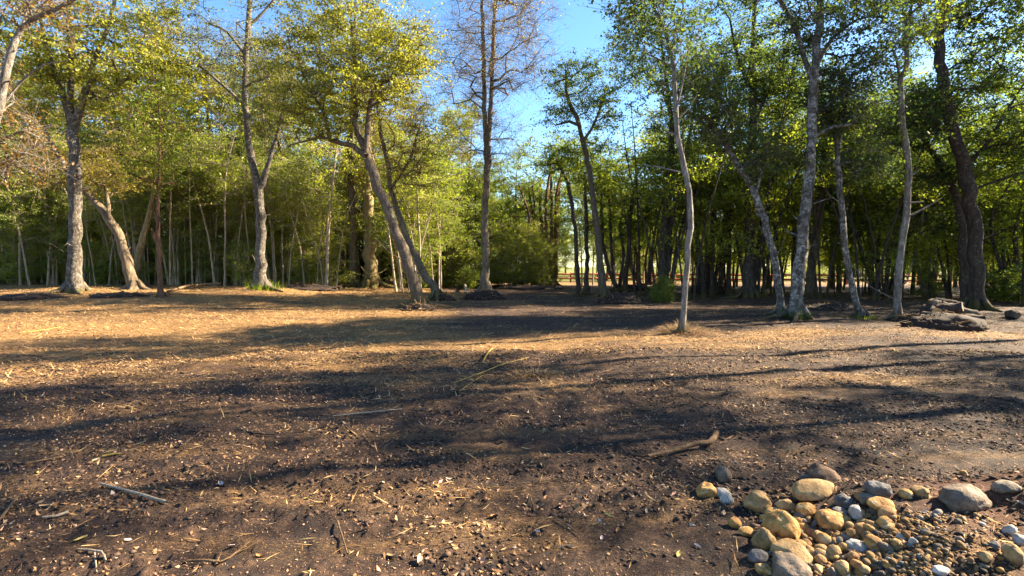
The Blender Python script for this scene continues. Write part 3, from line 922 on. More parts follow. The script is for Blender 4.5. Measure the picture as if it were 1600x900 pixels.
# right wood
band(11, 1000, 1640, 27, 36, 'ffkfg', .9, 1.2)
band(6, 1060, 1680, 34, 40, 'fgf', 1.0, 1.2)
band(9, 1535, 1700, 20, 25, 'tts', .4, .8)
band(8, 1300, 1540, 24, 30, 'ys', .4, .7)
band(5, 1040, 1640, 31, 40, 'tss', .3, .5)
band(26, 985, 1720, 55, 68, 'yq', .8, 1.3)
band(34, 690, 1780, 84, 104, 'qqy', 1.1, 1.9)
band(15, 985, 1680, 36, 42, 'y', .85, 1.2)
band(13, 1060, 1640, 25, 34, 'y', .75, 1.15)
band(25, 985, 1640, 23, 38, 'k', .8, 1.15)
# beyond the fence
band(20, 700, 1800, 72, 95, 'abfc', .9, 1.3, avoid=[(868, 900)])
band(32, 640, 1900, 100, 130, 'cdbc', 1.0, 1.4)
band(18, 760, 1700, 60, 75, 'ssa', .35, .8, avoid=[(868, 900)])

# trees standing just outside the right of the picture, whose shadows cross the clearing
SD = np.array([math.sin(SUN_AZ), math.cos(SUN_AZ)]); SN = np.array([-math.cos(SUN_AZ), math.sin(SUN_AZ)])
for (u, v, kind, s) in [(17.0, 7.3, 'h', 1.0), (16.6, 6.1, 'h', .95), (16.0, 3.9, 'h', .9),  (22, -1.0, 'h', .9), (19.3, 4.3, 'g', .72),
                        (30, 14.5, 'g', 1.3), (24, 13.2, 'f', 1.2), (19.5, -1.4, 'f', 1.0)]:
    p = SD * u + SN * v
    put(kind, p[0], p[1], s, rng=rnd)

# each tree and shrub of the wood gets a label that says where it stands
LOOK = {'a': 'slender pale-stemmed young tree', 'b': 'bushy green young tree', 'c': 'dark evergreen tree', 'd': 'tall olive-leaved tree', 'e': 'tall bronze-leaved tree', 'f': 'thin dark-stemmed tree',
        'g': 'heavy-crowned evergreen', 'h': 'tall open-crowned tree', 'p': 'crooked pale-poled tree', 'y': 'low backlit young tree', 'k': 'crooked dark-poled tree', 'z': 'slim pale-stemmed sapling', 'q': 'low leafy young tree', 's': 'leafy green shrub', 't': 'dark evergreen shrub'}
MARKS = [(117, 'thick grey trunk'), (250, 'slender reddish stem'), (408, 'forked tree'), (565, 'pale mossy trunk'), (670, 'leaning trunks'), (758, 'bare tree'), (850, 'reddish stem fan'), (943, 'slim curved tree'),
         (1066, 'white pole tree'), (1170, 'scarred thick trunk'), (1246, 'lichen-spotted trunk'), (1402, 'slim lichen trunk'), (1520, 'massive right trunk')]
cells = {}
for o, kind, px, d in PLACED:
    i = sum(px > mk[0] for mk in MARKS)
    if px > 1690 or px < -130:
        where = 'beyond the picture edge'
    elif i == 0:
        where = 'left of the ' + MARKS[0][1]
    elif i == len(MARKS):
        where = 'right of the ' + MARKS[-1][1]
    else:
        where = 'between ' + MARKS[i - 1][1] + ' and ' + MARKS[i][1]
    row = 'near' if d < 36 else 'deeper' if d < 52 else 'far-off' if d < 80 else 'farthest'
    cells.setdefault((kind, row, where), []).append((px, o))
ORD = ['', 'leftmost', 'second', 'third', 'fourth', 'fifth', 'sixth', 'seventh', 'eighth', 'ninth', 'tenth', 'eleventh', 'twelfth']
for (kind, row, where), lst in cells.items():
    lst.sort(key=lambda t: t[0])
    for j, (px, o) in enumerate(lst):
        pre = '' if len(lst) == 1 else 'rightmost ' if j == len(lst) - 1 else 'leftmost ' if j == 0 else ORD[min(j + 1, 12)] + ' '
        if 'beyond' in where:
            o['label'] = LOOK[kind] + ' standing beyond the picture edge'
        else:
            o['label'] = pre + row + ' ' + LOOK[kind] + ' ' + where

# ================================================================== FENCE
m, nt, out = mat('fence_wood')
principled(nt, out, ramp(nt, [(0.3, (0.22, 0.04, 0.022)), (0.7, (0.42, 0.095, 0.05))], noise(nt, mapping(nt, (1, 1, 6)), 5)), 0.8)
FEN = m


def box(cx, cy, cz, sx, sy, sz, rz=0):
    v = np.array([[x, y, z] for x in (-.5, .5) for y in (-.5, .5) for z in (-.5, .5)]) * [sx, sy, sz]
    c, s = math.cos(rz), math.sin(rz)
    v = np.stack([v[:, 0] * c - v[:, 1] * s + cx, v[:, 0] * s + v[:, 1] * c + cy, v[:, 2] + cz], -1)
    f = np.array([[0, 1, 3, 2], [4, 6, 7, 5], [0, 4, 5, 1], [2, 3, 7, 6], [0, 2, 6, 4], [1, 5, 7, 3]])
    return v, f


fa = np.array([(770 - 800) / F * 53, 53.0]); fb = np.array([(1680 - 800) / F * 41, 41.0])
fl = np.linalg.norm(fb - fa); nsp = int(fl / 2.6)
fence = empty('rail_fence', (fa[0], fa[1], 0), 'low red-brown wooden rail fence beyond the trees at the edge of the sunny meadow', 'fence')
for i in range(nsp + 1):
    p = fa + (fb - fa) * i / nsp
    z = float(ground_h(*p))
    ang = math.atan2(*(fb - fa)[::-1])
    v, f = box(p[0] - fa[0], p[1] - fa[1], z + .42, .17, .17, 1.05, ang)
    link('post', mesh_np('post', v, f, 4, FEN), fence)
    if i < nsp:
        q = fa + (fb - fa) * (i + 1) / nsp; zq = float(ground_h(*q)); c = (p + q) / 2
        for hh in (.42, .82):
            v, f = box(c[0] - fa[0], c[1] - fa[1] - .1, (z + zq) / 2 + hh, fl / nsp * 1.01, .05, .17, ang)
            link('rail', mesh_np('rail', v, f, 4, FEN), fence)

# ================================================================== STONES
_ico = None


def ico(sub):
    import bmesh
    bm = bmesh.new(); bmesh.ops.create_icosphere(bm, subdivisions=sub, radius=1)
    v = np.array([x.co[:] for x in bm.verts]); f = np.array([[x.index for x in p.verts] for p in bm.faces]); bm.free()
    return v, f


ICO = {k: ico(k) for k in (1, 2, 3, 4)}


def n3(v, s, seed):
    a = vnoise(v[:, 0] * s + seed * 7.1, v[:, 1] * s + seed * 3.3)
    b = vnoise(v[:, 1] * s + seed * 1.7 + 50, v[:, 2] * s + seed * 5.9)
    c = vnoise(v[:, 2] * s + seed * 2.9 + 90, v[:, 0] * s + seed * 4.4)
    return (a + b + c) / 3 - .5


def stone_mesh(seed, rx, ry, rz, rough, sub, mt):
    v, f = ICO[sub]
    rng = np.random.RandomState(seed)
    d = 1 + 0.6 * n3(v, 1.1, seed) + (.2 + rough) * 0.55 * n3(v, 2.6, seed + 5) + (.12 + rough) * 0.28 * n3(v, 7, seed + 9) + rough * .12 * n3(v, 16, seed + 3)
    w = v * d[:, None]
    # worn facets
    for _ in range(int(2 + 5 * rough)):
        n = rng.normal(0, 1, 3); n /= np.linalg.norm(n); lv = .72 + .2 * rng.rand()
        h = w @ n
        w = w - np.maximum(0, h - lv)[:, None] * n * .8
    w = w * [rx, ry, rz]
    return mesh_np('river_stone', w, f, 3, mt, smooth=True)


def stone_mat(name, dark, midc, light, spot=None):
    m, nt, out = mat(name)
    tc = nt.nodes.new('ShaderNodeTexCoord'); oi = nt.nodes.new('ShaderNodeObjectInfo')
    ad = nt.nodes.new('ShaderNodeVectorMath'); ad.operation = 'ADD'
    sc = nt.nodes.new('ShaderNodeVectorMath'); sc.operation = 'SCALE'; sc.inputs[3].default_value = 9
    cb = nt.nodes.new('ShaderNodeCombineXYZ'); nt.links.new(oi.outputs['Random'], cb.inputs[0]); nt.links.new(oi.outputs['Random'], cb.inputs[1])
    nt.links.new(cb.outputs[0], sc.inputs[0]); nt.links.new(tc.outputs['Object'], ad.inputs[0]); nt.links.new(sc.outputs[0], ad.inputs[1])
    v = ad.outputs[0]
    a = noise(nt, v, 11, 5, .65, .5); b = noise(nt, v, 70, 4, .7)
    c = ramp(nt, [(.32, dark), (.5, midc), (.68, light)], a)
    c = mixc(nt, remap(nt, b, .55, .7), c, tuple(x * .55 for x in midc))
    if spot:
        c = mixc(nt, remap(nt, noise(nt, v, 22, 4, .6), .56, .64), c, spot)
    h = math_n(nt, 'ADD', math_n(nt, 'MULTIPLY', a, .5), math_n(nt, 'MULTIPLY', b, .4))
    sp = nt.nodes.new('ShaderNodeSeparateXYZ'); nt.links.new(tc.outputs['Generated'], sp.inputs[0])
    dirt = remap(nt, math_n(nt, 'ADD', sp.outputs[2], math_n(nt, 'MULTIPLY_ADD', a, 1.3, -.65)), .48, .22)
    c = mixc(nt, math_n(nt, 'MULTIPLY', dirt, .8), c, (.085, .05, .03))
    c = mixc(nt, math_n(nt, 'MULTIPLY', remap(nt, noise(nt, v, 34, 5, .75), .54, .66), .55), c, (.13, .08, .045))
    principled(nt, out, c, .8, h, 1.0, .022, .3)
    return m


STM = {
    'ochre': stone_mat('stone_ochre', (.16, .072, .018), (.36, .185, .046), (.48, .29, .10), (.42, .31, .16)),
    'tan': stone_mat('stone_tan', (.15, .085, .032), (.32, .195, .075), (.45, .305, .15)),
    'grey': stone_mat('stone_grey', (.06, .040, .026), (.135, .097, .066), (.235, .182, .132)),
    'slate': stone_mat('stone_slate', (.04, .037, .036), (.09, .084, .082), (.17, .16, .155)),
    'brown': stone_mat('stone_brown', (.05, .026, .014), (.12, .062, .032), (.2, .12, .07)),
    'white': stone_mat('stone_white', (.17, .145, .115), (.30, .27, .23), (.46, .43, .385)),
    'rust': stone_mat('stone_rust', (.16, .07, .022), (.32, .155, .05), (.42, .24, .1)),
}
# px, py of the centre, width, height (photo pixels), colour, roughness, label
STONES = [
    (1104, 765, 31, 27, 'ochre', .7, 'rough mustard-coloured round stone at the far left of the stone spill'),
    (1132, 740, 27, 27, 'grey', .9, 'small jagged grey-brown stone lying alone above the left end of the spill'),
    (1131, 770, 26, 17, 'white', .4, 'small pale grey stone right of the rough mustard-coloured stone'),
    (1137, 780, 22, 18, 'white', .4, 'small rounded whitish stone just below the small pale grey one'),
    (1188, 782, 45, 38, 'tan', .6, 'round tan stone with mustard flank standing apart left of the pale long stone'),
    (1273, 765, 67, 30, 'tan', .2, 'long smooth pale tan stone at the top of the heap'),
    (1293, 743, 58, 34, 'brown', 1.0, 'dark brown jagged clod-like rock behind the long smooth stone'),
    (1262, 747, 24, 14, 'grey', .4, 'little grey stone peeping out behind the long smooth stone'),
    (1229, 789, 30, 22, 'tan', .7, 'angular tan stone behind the largest ochre stone'),
    (1262, 797, 33, 24, 'ochre', .7, 'blocky ochre stone behind and right of the largest ochre stone'),
    (1300, 811, 48, 33, 'ochre', .45, 'broad ochre stone with tan top right of the blocky ochre one'),
    (1225, 824, 60, 53, 'ochre', .5, 'largest ochre boulder in the middle of the stone heap'),
    (1211, 803, 28, 22, 'ochre', .4, 'ochre stone leaning behind the left shoulder of the largest ochre boulder'),
    (1197, 809, 20, 14, 'ochre', .5, 'small ochre stone left of the largest ochre boulder'),
    (1151, 818, 20, 19, 'ochre', .5, 'pale ochre round stone lying left of the main heap'),
    (1168, 830, 26, 13, 'ochre', .6, 'flat ochre stone between the pale round stone and the heap'),
    (1197, 844, 38, 34, 'tan', .5, 'brownish tan stone propping the largest ochre boulder from below left'),
    (1237, 864, 62, 36, 'tan', .5, 'wide tan-ochre stone directly below the largest ochre boulder'),
    (1188, 870, 39, 23, 'slate', .35, 'smooth bluish grey stone at the lower left of the heap'),
    (1239, 888, 70, 42, 'grey', .6, 'big grey-brown boulder cut by the bottom edge of the picture'),
    (1195, 889, 30, 20, 'ochre', 1.0, 'crumbly yellow stone between the bluish stone and big grey boulder'),
    (1269, 833, 20, 20, 'rust', .3, 'round rusty stone touching the right side of the largest ochre boulder'),
    (1259, 850, 20, 16, 'rust', .3, 'small rusty stone below the round rusty one'),
    (1267, 861, 22, 20, 'rust', .4, 'dark rusty stone right of the wide tan-ochre stone'),
    (1293, 843, 27, 19, 'ochre', .5, 'ochre stone midway between the rusty stones and chalky stone'),
    (1340, 854, 35, 25, 'white', .8, 'chalky white-grey angular stone in the middle of the gravel'),
    (1282, 868, 26, 18, 'grey', .5, 'greyish stone below the ochre stone in the gravel'),
    (1306, 862, 26, 20, 'tan', .5, 'tan stone left of the chalky white-grey stone'),
    (1321, 782, 32, 24, 'slate', .8, 'dark slate angular stone right of the long smooth stone'),
    (1340, 799, 22, 27, 'white', .9, 'pale grey upright chip beside the dark slate stone'),
    (1313, 800, 30, 16, 'slate', .5, 'flat slate-grey stone behind the broad ochre stone'),
    (1376, 765, 46, 28, 'slate', .8, 'dark slate wedge standing at the upper middle of the spill'),
    (1362, 780, 40, 18, 'grey', .6, 'flat grey slab below the dark slate wedge'),
    (1350, 776, 24, 18, 'rust', .5, 'rusty stone wedged left of the flat grey slab'),
    (1382, 788, 50, 23, 'ochre', .25, 'curved smooth mustard stone under the slate wedge'),
    (1389, 801, 33, 20, 'rust', .2, 'smooth reddish brown oval stone below the curved mustard stone'),
    (1440, 768, 31, 22, 'tan', .6, 'tan stone at the upper right end of the spill'),
    (1417, 771, 26, 16, 'ochre', .8, 'sunlit yellow chip left of the tan stone at the upper right'),
    (1512, 780, 92, 44, 'grey', .6, 'large flattish grey-brown boulder on its own at the right'),
    (1578, 761, 46, 22, 'grey', .4, 'low grey boulder at the right edge beyond the large flattish one'),
    (1409, 840, 18, 16, 'white', .3, 'small round white stone in the dark gravel'),
    (1428, 847, 17, 15, 'white', .9, 'bright white angular chip in the dark gravel'),
    (1389, 822, 25, 12, 'tan', .2, 'flat oval tan pebble below the reddish brown oval stone'),
    (1359, 827, 21, 14, 'ochre', .5, 'ochre pebble between the chalky stone and the flat oval pebble'),
    (1328, 822, 18, 16, 'tan', .3, 'round tan pebble right of the broad ochre stone'),
    (1318, 887, 23, 24, 'tan', .4, 'upright tan-yellow stone near the bottom edge of the gravel'),
    (1301, 893, 18, 18, 'grey', .4, 'grey pebble left of the upright tan-yellow stone'),
    (1472, 892, 30, 16, 'white', .5, 'pale stone by the bottom edge in the dark gravel'),
    (1586, 865, 34, 34, 'tan', .5, 'pinkish tan squarish stone at the right edge of the bank'),
    (1597, 843, 26, 24, 'white', .4, 'whitish stone above the pinkish squarish stone at right'),
    (1581, 828, 24, 18, 'white', .5, 'pale weathered stone highest on the right bank'),
    (1556, 852, 18, 15, 'slate', .3, 'blue-grey pebble on the right bank'),
    (1540, 868, 22, 16, 'tan', .6, 'dull tan stone sunk in the right bank'),
    (1505, 811, 14, 12, 'tan', .3, 'tan pebble right under the large flattish boulder'),
    (1440, 806, 17, 10, 'grey', .3, 'flat grey pebble between the tan stone and the gravel'),
    (1448, 832, 18, 12, 'slate', .3, 'slate pebble at the right side of the gravel'),
    (1448, 872, 14, 12, 'ochre', .3, 'ochre pebble right of the white chip near the bottom'),
    (1507, 739, 12, 10, 'ochre', .4, 'lone yellow pebble on the lit soil above the large flattish boulder'),
]
hs = []
for i, (px, py, w, h, c, rg, lab) in enumerate(STONES):
    g = G(px, py + h * .36, True)
    k = g[1] / F
    rx, rz = w * k * .52 * math.cos(math.atan((px - 800) / F)) ** .8, h * k * .54
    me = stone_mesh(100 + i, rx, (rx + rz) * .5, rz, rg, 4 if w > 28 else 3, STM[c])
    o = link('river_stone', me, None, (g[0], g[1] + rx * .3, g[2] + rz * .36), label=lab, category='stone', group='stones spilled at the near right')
    o.rotation_euler = (random.Random(i).uniform(-.15, .15), random.Random(i + 50).uniform(-.25, .25), random.Random(i + 90).uniform(-.3, .3))
    hs.append((g[0], g[1], max(rx, .03)))
# further cobbles wedged in the heap
er = np.random.RandomState(77)
for i in range(72):
    px = 1198 + 205 * er.rand() ** 1.2; py = 797 + 95 * er.rand(); w = 14 + 17 * er.rand() ** 1.5
    c = er.choice(['ochre', 'ochre', 'tan', 'rust', 'tan', 'ochre', 'ochre', 'rust', 'grey'])
    g = G(px, py, True); k = g[1] / F; rx = w * k * .46
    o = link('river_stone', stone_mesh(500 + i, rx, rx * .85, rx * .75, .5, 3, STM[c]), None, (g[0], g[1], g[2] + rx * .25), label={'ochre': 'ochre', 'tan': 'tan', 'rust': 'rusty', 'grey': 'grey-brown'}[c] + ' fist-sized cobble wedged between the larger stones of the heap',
             category='stone', group={'ochre': 'ochre', 'tan': 'tan', 'rust': 'rusty', 'grey': 'grey-brown'}[c] + ' cobbles wedged in the heap')
    o.rotation_euler = (er.normal(0, .3), er.normal(0, .3), er.rand() * 6)
# pebbles big enough to pick out, then the gravel between them
pr = np.random.RandomState(8)
PEB = {}
for c in ('ochre', 'tan', 'grey', 'rust', 'white', 'slate'):
    PEB[c] = [stone_mesh(300 + j + 10 * len(PEB), 1, .85, .7, .35, 2, STM[c]) for j in range(3)]
PLAB = {'ochre': 'small ochre pebble among the gravel', 'tan': 'small tan pebble among the gravel', 'grey': 'small grey pebble among the gravel',
        'rust': 'small rust-brown pebble among the gravel', 'white': 'small white pebble among the gravel', 'slate': 'small slate-blue pebble among the gravel'}
for i in range(230):
    a = pr.rand()
    px = 1200 + 330 * pr.rand() ** .9
    py = 800 + 100 * pr.rand() + (px - 1300) * .02
    if px > 1470 and pr.rand() < .55:
        continue
    g = G(px, py, True)
    r = (4 + 5 * pr.rand() ** 2) * g[1] / F
    c = pr.choice(['ochre', 'tan', 'tan', 'grey', 'rust', 'white', 'slate', 'ochre', 'grey', 'ochre', 'tan', 'rust'])
    me = PEB[c][pr.randint(3)]
    o = link('pebble', me, None, (g[0], g[1], g[2] + r * .3), label=PLAB[c], category='pebble', group=c + ' pebbles in the gravel')
    o.scale = (r, r, r); o.rotation_euler = (pr.rand(), pr.rand(), pr.rand() * 6)


OCTA = (np.array([[1, 0, 0], [-1, 0, 0], [0, 1, 0], [0, -1, 0], [0, 0, 1], [0, 0, -1.]]), np.array([[0, 2, 4], [2, 1, 4], [1, 3, 4], [3, 0, 4], [2, 0, 5], [1, 2, 5], [3, 1, 5], [0, 3, 5]]))


def blob_field(name, label, pts, rad, mt, kind, flat=.65, sub=1, seed=1):
    v, f = ICO[sub] if sub else OCTA
    rng = np.random.RandomState(seed)
    n = len(pts)
    ya = rng.rand(n) * 6.28; cy, sy = np.cos(ya)[:, None], np.sin(ya)[:, None]
    v = np.stack([v[None, :, 0] * cy - v[None, :, 1] * sy, v[None, :, 0] * sy + v[None, :, 1] * cy, np.repeat(v[None, :, 2], n, 0)], -1)
    nv = v.shape[1]
    w = v * (1 + (.35 if sub else .8) * (rng.rand(n, nv, 1) - .5)) * (rad[:, None, None] * (1 + .5 * (rng.rand(n, 1, 3) - .5))) * np.array([1, 1, flat])
    w = w + pts[:, None, :]
    ff = (f[None] + (np.arange(n) * nv)[:, None, None]).reshape(-1, 3)
    tint = np.repeat(rng.rand(n), len(f))
    return link(name, mesh_np(name, w.reshape(-1, 3), ff, 3, mt, {'tint': ('FACE', tint)}, smooth=sub > 1), label=label, category=name.replace('_', ' '), kind=kind)


def tint_mat(name, stops, rough=.9):
    m, nt, out = mat(name)
    at = nt.nodes.new('ShaderNodeAttribute'); at.attribute_name = 'tint'
    c = ramp(nt, stops, at.outputs['Fac'])
    n = noise(nt, mapping(nt, (1, 1, 1)), 60, 3)
    mx = nt.nodes.new('ShaderNodeMix'); mx.data_type = 'RGBA'; mx.blend_type = 'MULTIPLY'; mx.inputs[0].default_value = .6
    nt.links.new(c, mx.inputs[6]); nt.links.new(n, mx.inputs[7])
    sc = nt.nodes.new('ShaderNodeMix'); sc.data_type = 'RGBA'; sc.blend_type = 'ADD'; sc.inputs[0].default_value = .25
    nt.links.new(mx.outputs[2], sc.inputs[6]); nt.links.new(c, sc.inputs[7])
    principled(nt, out, sc.outputs[2], rough, None, spec=.25)
    return m


N = 3200
px = 1190 + 400 * pr.rand(N); py = 785 + 125 * pr.rand(N)
keep = (py > 800 + np.maximum(0, px - 1440) * .05) & ((px > 1225) | (py > 850)) & ((px < 1480) | (pr.rand(N) < .12))
px, py = px[keep], py[keep]
pp = np.array([G(a, b, True) for a, b in zip(px, py)])
blob_field('gravel', 'fine ochre and grey gravel filling the ground between the stones', pp + [0, 0, .003], .0055 + .011 * pr.rand(len(pp)) ** 2,
           tint_mat('gravel', [(0, (.09, .045, .018)), (.4, (.28, .15, .045)), (.7, (.22, .13, .06)), (.92, (.14, .115, .09)), (1, (.36, .32, .27))]), 'stuff', sub=1)

# ================================================================== LITTER


def scatter(n, d0, d1, rng, spread=1.12, power=1.0):
    y = np.sqrt(d0 ** 2 + (d1 ** 2 - d0 ** 2) * rng.rand(n) ** power)
    x = (rng.rand(n) * 2 - 1) * y * spread
    return x, y


def normal_at(x, y):
    e = .03
    zx = (ground_h(x + e, y) - ground_h(x - e, y)) / (2 * e); zy = (ground_h(x, y + e) - ground_h(x, y - e)) / (2 * e)
    n = np.stack([-zx, -zy, np.ones_like(x)], -1)
    return n / np.linalg.norm(n, axis=1)[:, None]


def litter(name, label, x, y, L, W, mt, seed, lift=.006, tilt=.3, bend=.15, aniso=1.0):
    rng = np.random.RandomState(seed)
    n = len(x)
    nr = normal_at(x, y) + rng.normal(0, tilt, (n, 3)); nr[:, 2] = np.abs(nr[:, 2]); nr /= np.linalg.norm(nr, axis=1)[:, None]
    t = rng.normal(0, 1, (n, 3)) * [1, aniso, 1]; t -= nr * np.sum(t * nr, axis=1)[:, None]; t /= np.linalg.norm(t, axis=1)[:, None]
    b = np.cross(nr, t)
    p = np.stack([x, y, ground_h(x, y) + lift + L * tilt * .12], -1)
    L = L[:, None]; W = W[:, None]
    k = nr * L * bend * rng.normal(0, 1, (n, 1))
    v = np.stack([p - t * L * .5 + k, p - b * W * .5, p - t * L * .0 - b * W * .5 * 0 + b * W * .5, p + t * L * .5 + k], 1)
    # two triangles that share the middle edge
    f = np.array([[0, 1, 2], [1, 3, 2]])
    ff = (np.arange(n)[:, None, None] * 4 + f[None]).reshape(-1, 3)
    ti = np.repeat(rng.rand(n), 2)
    o = link(name, mesh_np(name, v.reshape(-1, 3), ff, 3, mt, {'tint': ('FACE', ti)}), label=label, category='litter', kind='stuff')
    return o


rg = np.random.RandomState(21)
LITM = tint_mat('dry_leaf', [(0, (.09, .045, .02)), (.35, (.20, .105, .045)), (.6, (.28, .16, .075)), (.85, (.40, .26, .14)), (.95, (.40, .21, .16)), (1, (.52, .42, .31))])
STRM = tint_mat('dry_straw', [(0, (.09, .045, .018)), (.45, (.30, .17, .062)), (1, (.56, .37, .16))])
x, y = scatter(95000, 1.9, 13, rg)
k = fbm(x * 1.1, y * 2.2, 4, .6) > .45 + .08 * rg.rand(len(x))
x, y = x[k], y[k]
litter('leaf_litter', 'small dry fallen leaves strewn over the dark soil', x, y, .014 + .048 * rg.rand(len(x)) ** 2.5, .007 + .022 * rg.rand(len(x)) ** 2, LITM, 3, .005, .4, .3)
x, y = scatter(150000, 2.0, 32, rg)
k = straw_zone(x, y) + .35 * (rg.rand(len(x)) - .5) > .38
x, y = x[k], y[k]
litter('straw_litter', 'dry golden straw and shredded stalks covering the clearing', x, y, (.05 + .20 * rg.rand(len(x)) ** 2.4) * np.clip(.55 + y * .06, 0, 1.1), .004 + .007 * rg.rand(len(x)) + y * .0005, STRM, 4, .012, .26, .05, .45)
x, y = scatter(22000, 1.9, 26, rg)
litter('twig_litter', 'thin dead twigs and stalks lying on the near soil', x, y, .04 + .16 * rg.rand(len(x)) ** 3, (.003 + .003 * rg.rand(len(x))) * (1 + y * .08), STRM, 5, .008, .25, .06)
x, y = scatter(60000, 1.8, 8.5, rg)
litter('leaf_litter', 'tiny chips and crumbs of dead leaf scattered over the near soil', x, y, .006 + .016 * rg.rand(len(x)) ** 2, .003 + .008 * rg.rand(len(x)) ** 2, LITM, 6, .003, .4)
CLOD = tint_mat('clod_soil', [(0, (.014, .009, .007)), (.7, (.045, .027, .019)), (1, (.12, .075, .048))])
x, y = scatter(95000, 1.8, 9.5, rg)
k = fbm(x * 1.1 + 7, y * 2.1 + 3, 4, .62) > .40 + .16 * rg.rand(len(x))
x, y = x[k], y[k]
blob_field('soil_clods', 'dark crumbs and clods of turned soil', np.stack([x, y, ground_h(x, y) + .001], -1), .005 + .021 * rg.rand(len(x)) ** 4 + y * .0003, CLOD, 'stuff', .5, 0, 9)

# fallen leaves large enough to pick out
BIGL = []
for j in range(5):
    r_ = np.random.RandomState(40 + j)
    u = np.linspace(-1, 1, 7); vv = []
    for s in (-1, 0, 1):
        for t in u:
            w = (1 - t * t) ** .6 * .38
            vv.append([t, s * w, .25 * (1 - abs(s)) * -1 + .35 * t * t * r_.rand() + .3 * abs(s) * w + .05 * r_.rand()])
    vv = np.array(vv); ff = []
    for a in range(2):
        for b in range(6):
            ff.append([a * 7 + b, a * 7 + b + 1, a * 7 + 7 + b + 1, a * 7 + 7 + b])
    BIGL.append(mesh_np('fallen_leaf', vv, ff, 4, tint_mat('leaf_large', [(0, [(.36, .24, .12), (.50, .36, .20), (.42, .20, .08), (.52, .40, .34), (.40, .32, .10)][j]), (1, (.5, .36, .2))]), smooth=True))
LLAB = ['curled tan fallen leaf on the near soil', 'pale buff fallen leaf on the near soil', 'rusty orange fallen leaf on the near soil', 'pinkish pale fallen leaf on the near soil', 'yellowish fallen leaf on the near soil']
BLP = [(612, 872, 22), (656, 878, 24), (1024, 715, 11), (345, 758, 18), (950, 806, 12), (848, 728, 14), (832, 730, 13), (770, 808, 14), (365, 855, 18), (125, 845, 20), (70, 792, 14), (30, 845, 14),
       (965, 830, 14), (940, 842, 12), (1060, 868, 16), (985, 876, 12), (890, 855, 13), (710, 855, 14), (840, 832, 12), (480, 780, 12), (300, 740, 12), (150, 720, 12), (500, 770, 12), (700, 752, 10),
       (540, 800, 11), (1080, 805, 12), (1010, 800, 11), (405, 870, 14), (200, 845, 12), (60, 740, 12), (250, 700, 10), (890, 826, 14), (1045, 835, 12), (1090, 855, 14), (770, 870, 10), (560, 868, 12), (820, 790, 10)]
for i, (a, b, w) in enumerate(BLP):
    g = G(a, b, True); j = i % 5; s = w * g[1] / F * .5
    o = link('fallen_leaf', BIGL[j], None, (g[0], g[1], g[2] + s * .3), label=LLAB[j], category='fallen leaf', group=['tan', 'buff', 'rusty', 'pinkish', 'yellowish'][j] + ' fallen leaves')
    o.scale = (s, s, s); r_ = random.Random(i); o.rotation_euler = (r_.uniform(-.5, .5), r_.uniform(-.4, .4), r_.uniform(0, 6.3))

# ================================================================== STICKS
STK = {'pale': bark_mat('stick_pale', (.26, .19, .13), (.42, .34, .25), (.56, .48, .38)), 'yellow': bark_mat('stick_cane', (.26, .17, .04), (.44, .31, .08), (.55, .42, .15)),
       'brown': bark_mat('stick_brown', (.09, .05, .028), (.20, .125, .07), (.32, .22, .13)), 'dark': bark_mat('stick_dark', (.03, .02, .016), (.07, .05, .04), (.14, .10, .08))}


def stick(label, paths, col, seed, lift=.012, name='fallen_stick'):
    rng = np.random.RandomState(seed)
    b = Buf(); o0 = G(paths[0][0][0], paths[0][0][1], True)
    for path in paths:
        rows = []
        for (a, c, w) in path:
            g = G(a, c, True); rows.append([*(g - o0 + [0, 0, lift + w * g[1] / F * .4]), w * g[1] / F / 2])
        rows = spline(rows, .12)
        rows[:, :3] += rng.normal(0, .12, (len(rows), 3)) * rows[:, 3:4]
        if col == 'pale':
            rows[:, 3] *= 1 + .15 * (rng.rand(len(rows)) - .5)
        tube(b, rows[:, :3], rows[:, 3], 7, rng, .2, cap=False)
    v, f = b.get()
    link(name, mesh_np(name, v, f, 4, STK[col], smooth=True), None, o0, label=label, category='stick')


stick('short whitish peeled stick lying on the soil at the lower left', [[(157, 759, 3.5), (190, 768, 4), (225, 778, 4.4), (260, 789, 5.5)]], 'pale', 1)
stick('long thin yellow cane lying diagonally across the lit middle ground', [[(705, 601, 1.0), (750, 586, 1.5), (785, 571, 1.4), (826, 560, .9)]], 'yellow', 2)
stick('second shorter yellow cane just below the long thin cane', [[(716, 614, 1.0), (735, 601, 1.3), (754, 589, 1.0)]], 'yellow', 3)
stick('thin straight pale stick on dark soil left of the middle', [[(520, 652, 1.6), (570, 647, 2), (628, 641, 1.5)]], 'pale', 4)
stick('crooked brown branch with an upturned end right of the middle', [[(1012, 721, 5), (1035, 716, 6), (1065, 707, 7), (1090, 702, 8), (1110, 699, 9), (1119, 684, 8)]], 'brown', 5, .03, 'fallen_branch')
stick('forked tan twig at the bottom edge left of the middle', [[(292, 882, 4), (320, 881, 4), (345, 884, 4), (372, 866, 3), (398, 845, 2)], [(340, 883, 3), (346, 865, 2.2)]], 'brown', 6, .015)
stick('tan stick pointing down at the left edge of the picture', [[(-4, 820, 4), (10, 803, 4), (27, 781, 4)]], 'brown', 7)
stick('thin grey twig arched beside the left bottom edge', [[(122, 862, 3), (140, 864, 3.5), (158, 867, 3.5), (166, 881, 3)], [(148, 868, 2.5), (151, 900, 2)]], 'pale', 8)
stick('pale broken stick half buried left of the whitish peeled stick', [[(67, 812, 3.5), (90, 810, 4), (108, 804, 5)]], 'pale', 9)
stick('thin straw-coloured stem lying on the far left lit ground', [[(30, 522, 1.2), (60, 518, 1.3), (95, 512, 1)]], 'yellow', 10)
stick('leaning dry stalk on the soil above the yellow canes', [[(755, 567, 1.8), (762, 556, 1.8), (770, 545, 1.2)]], 'yellow', 11)
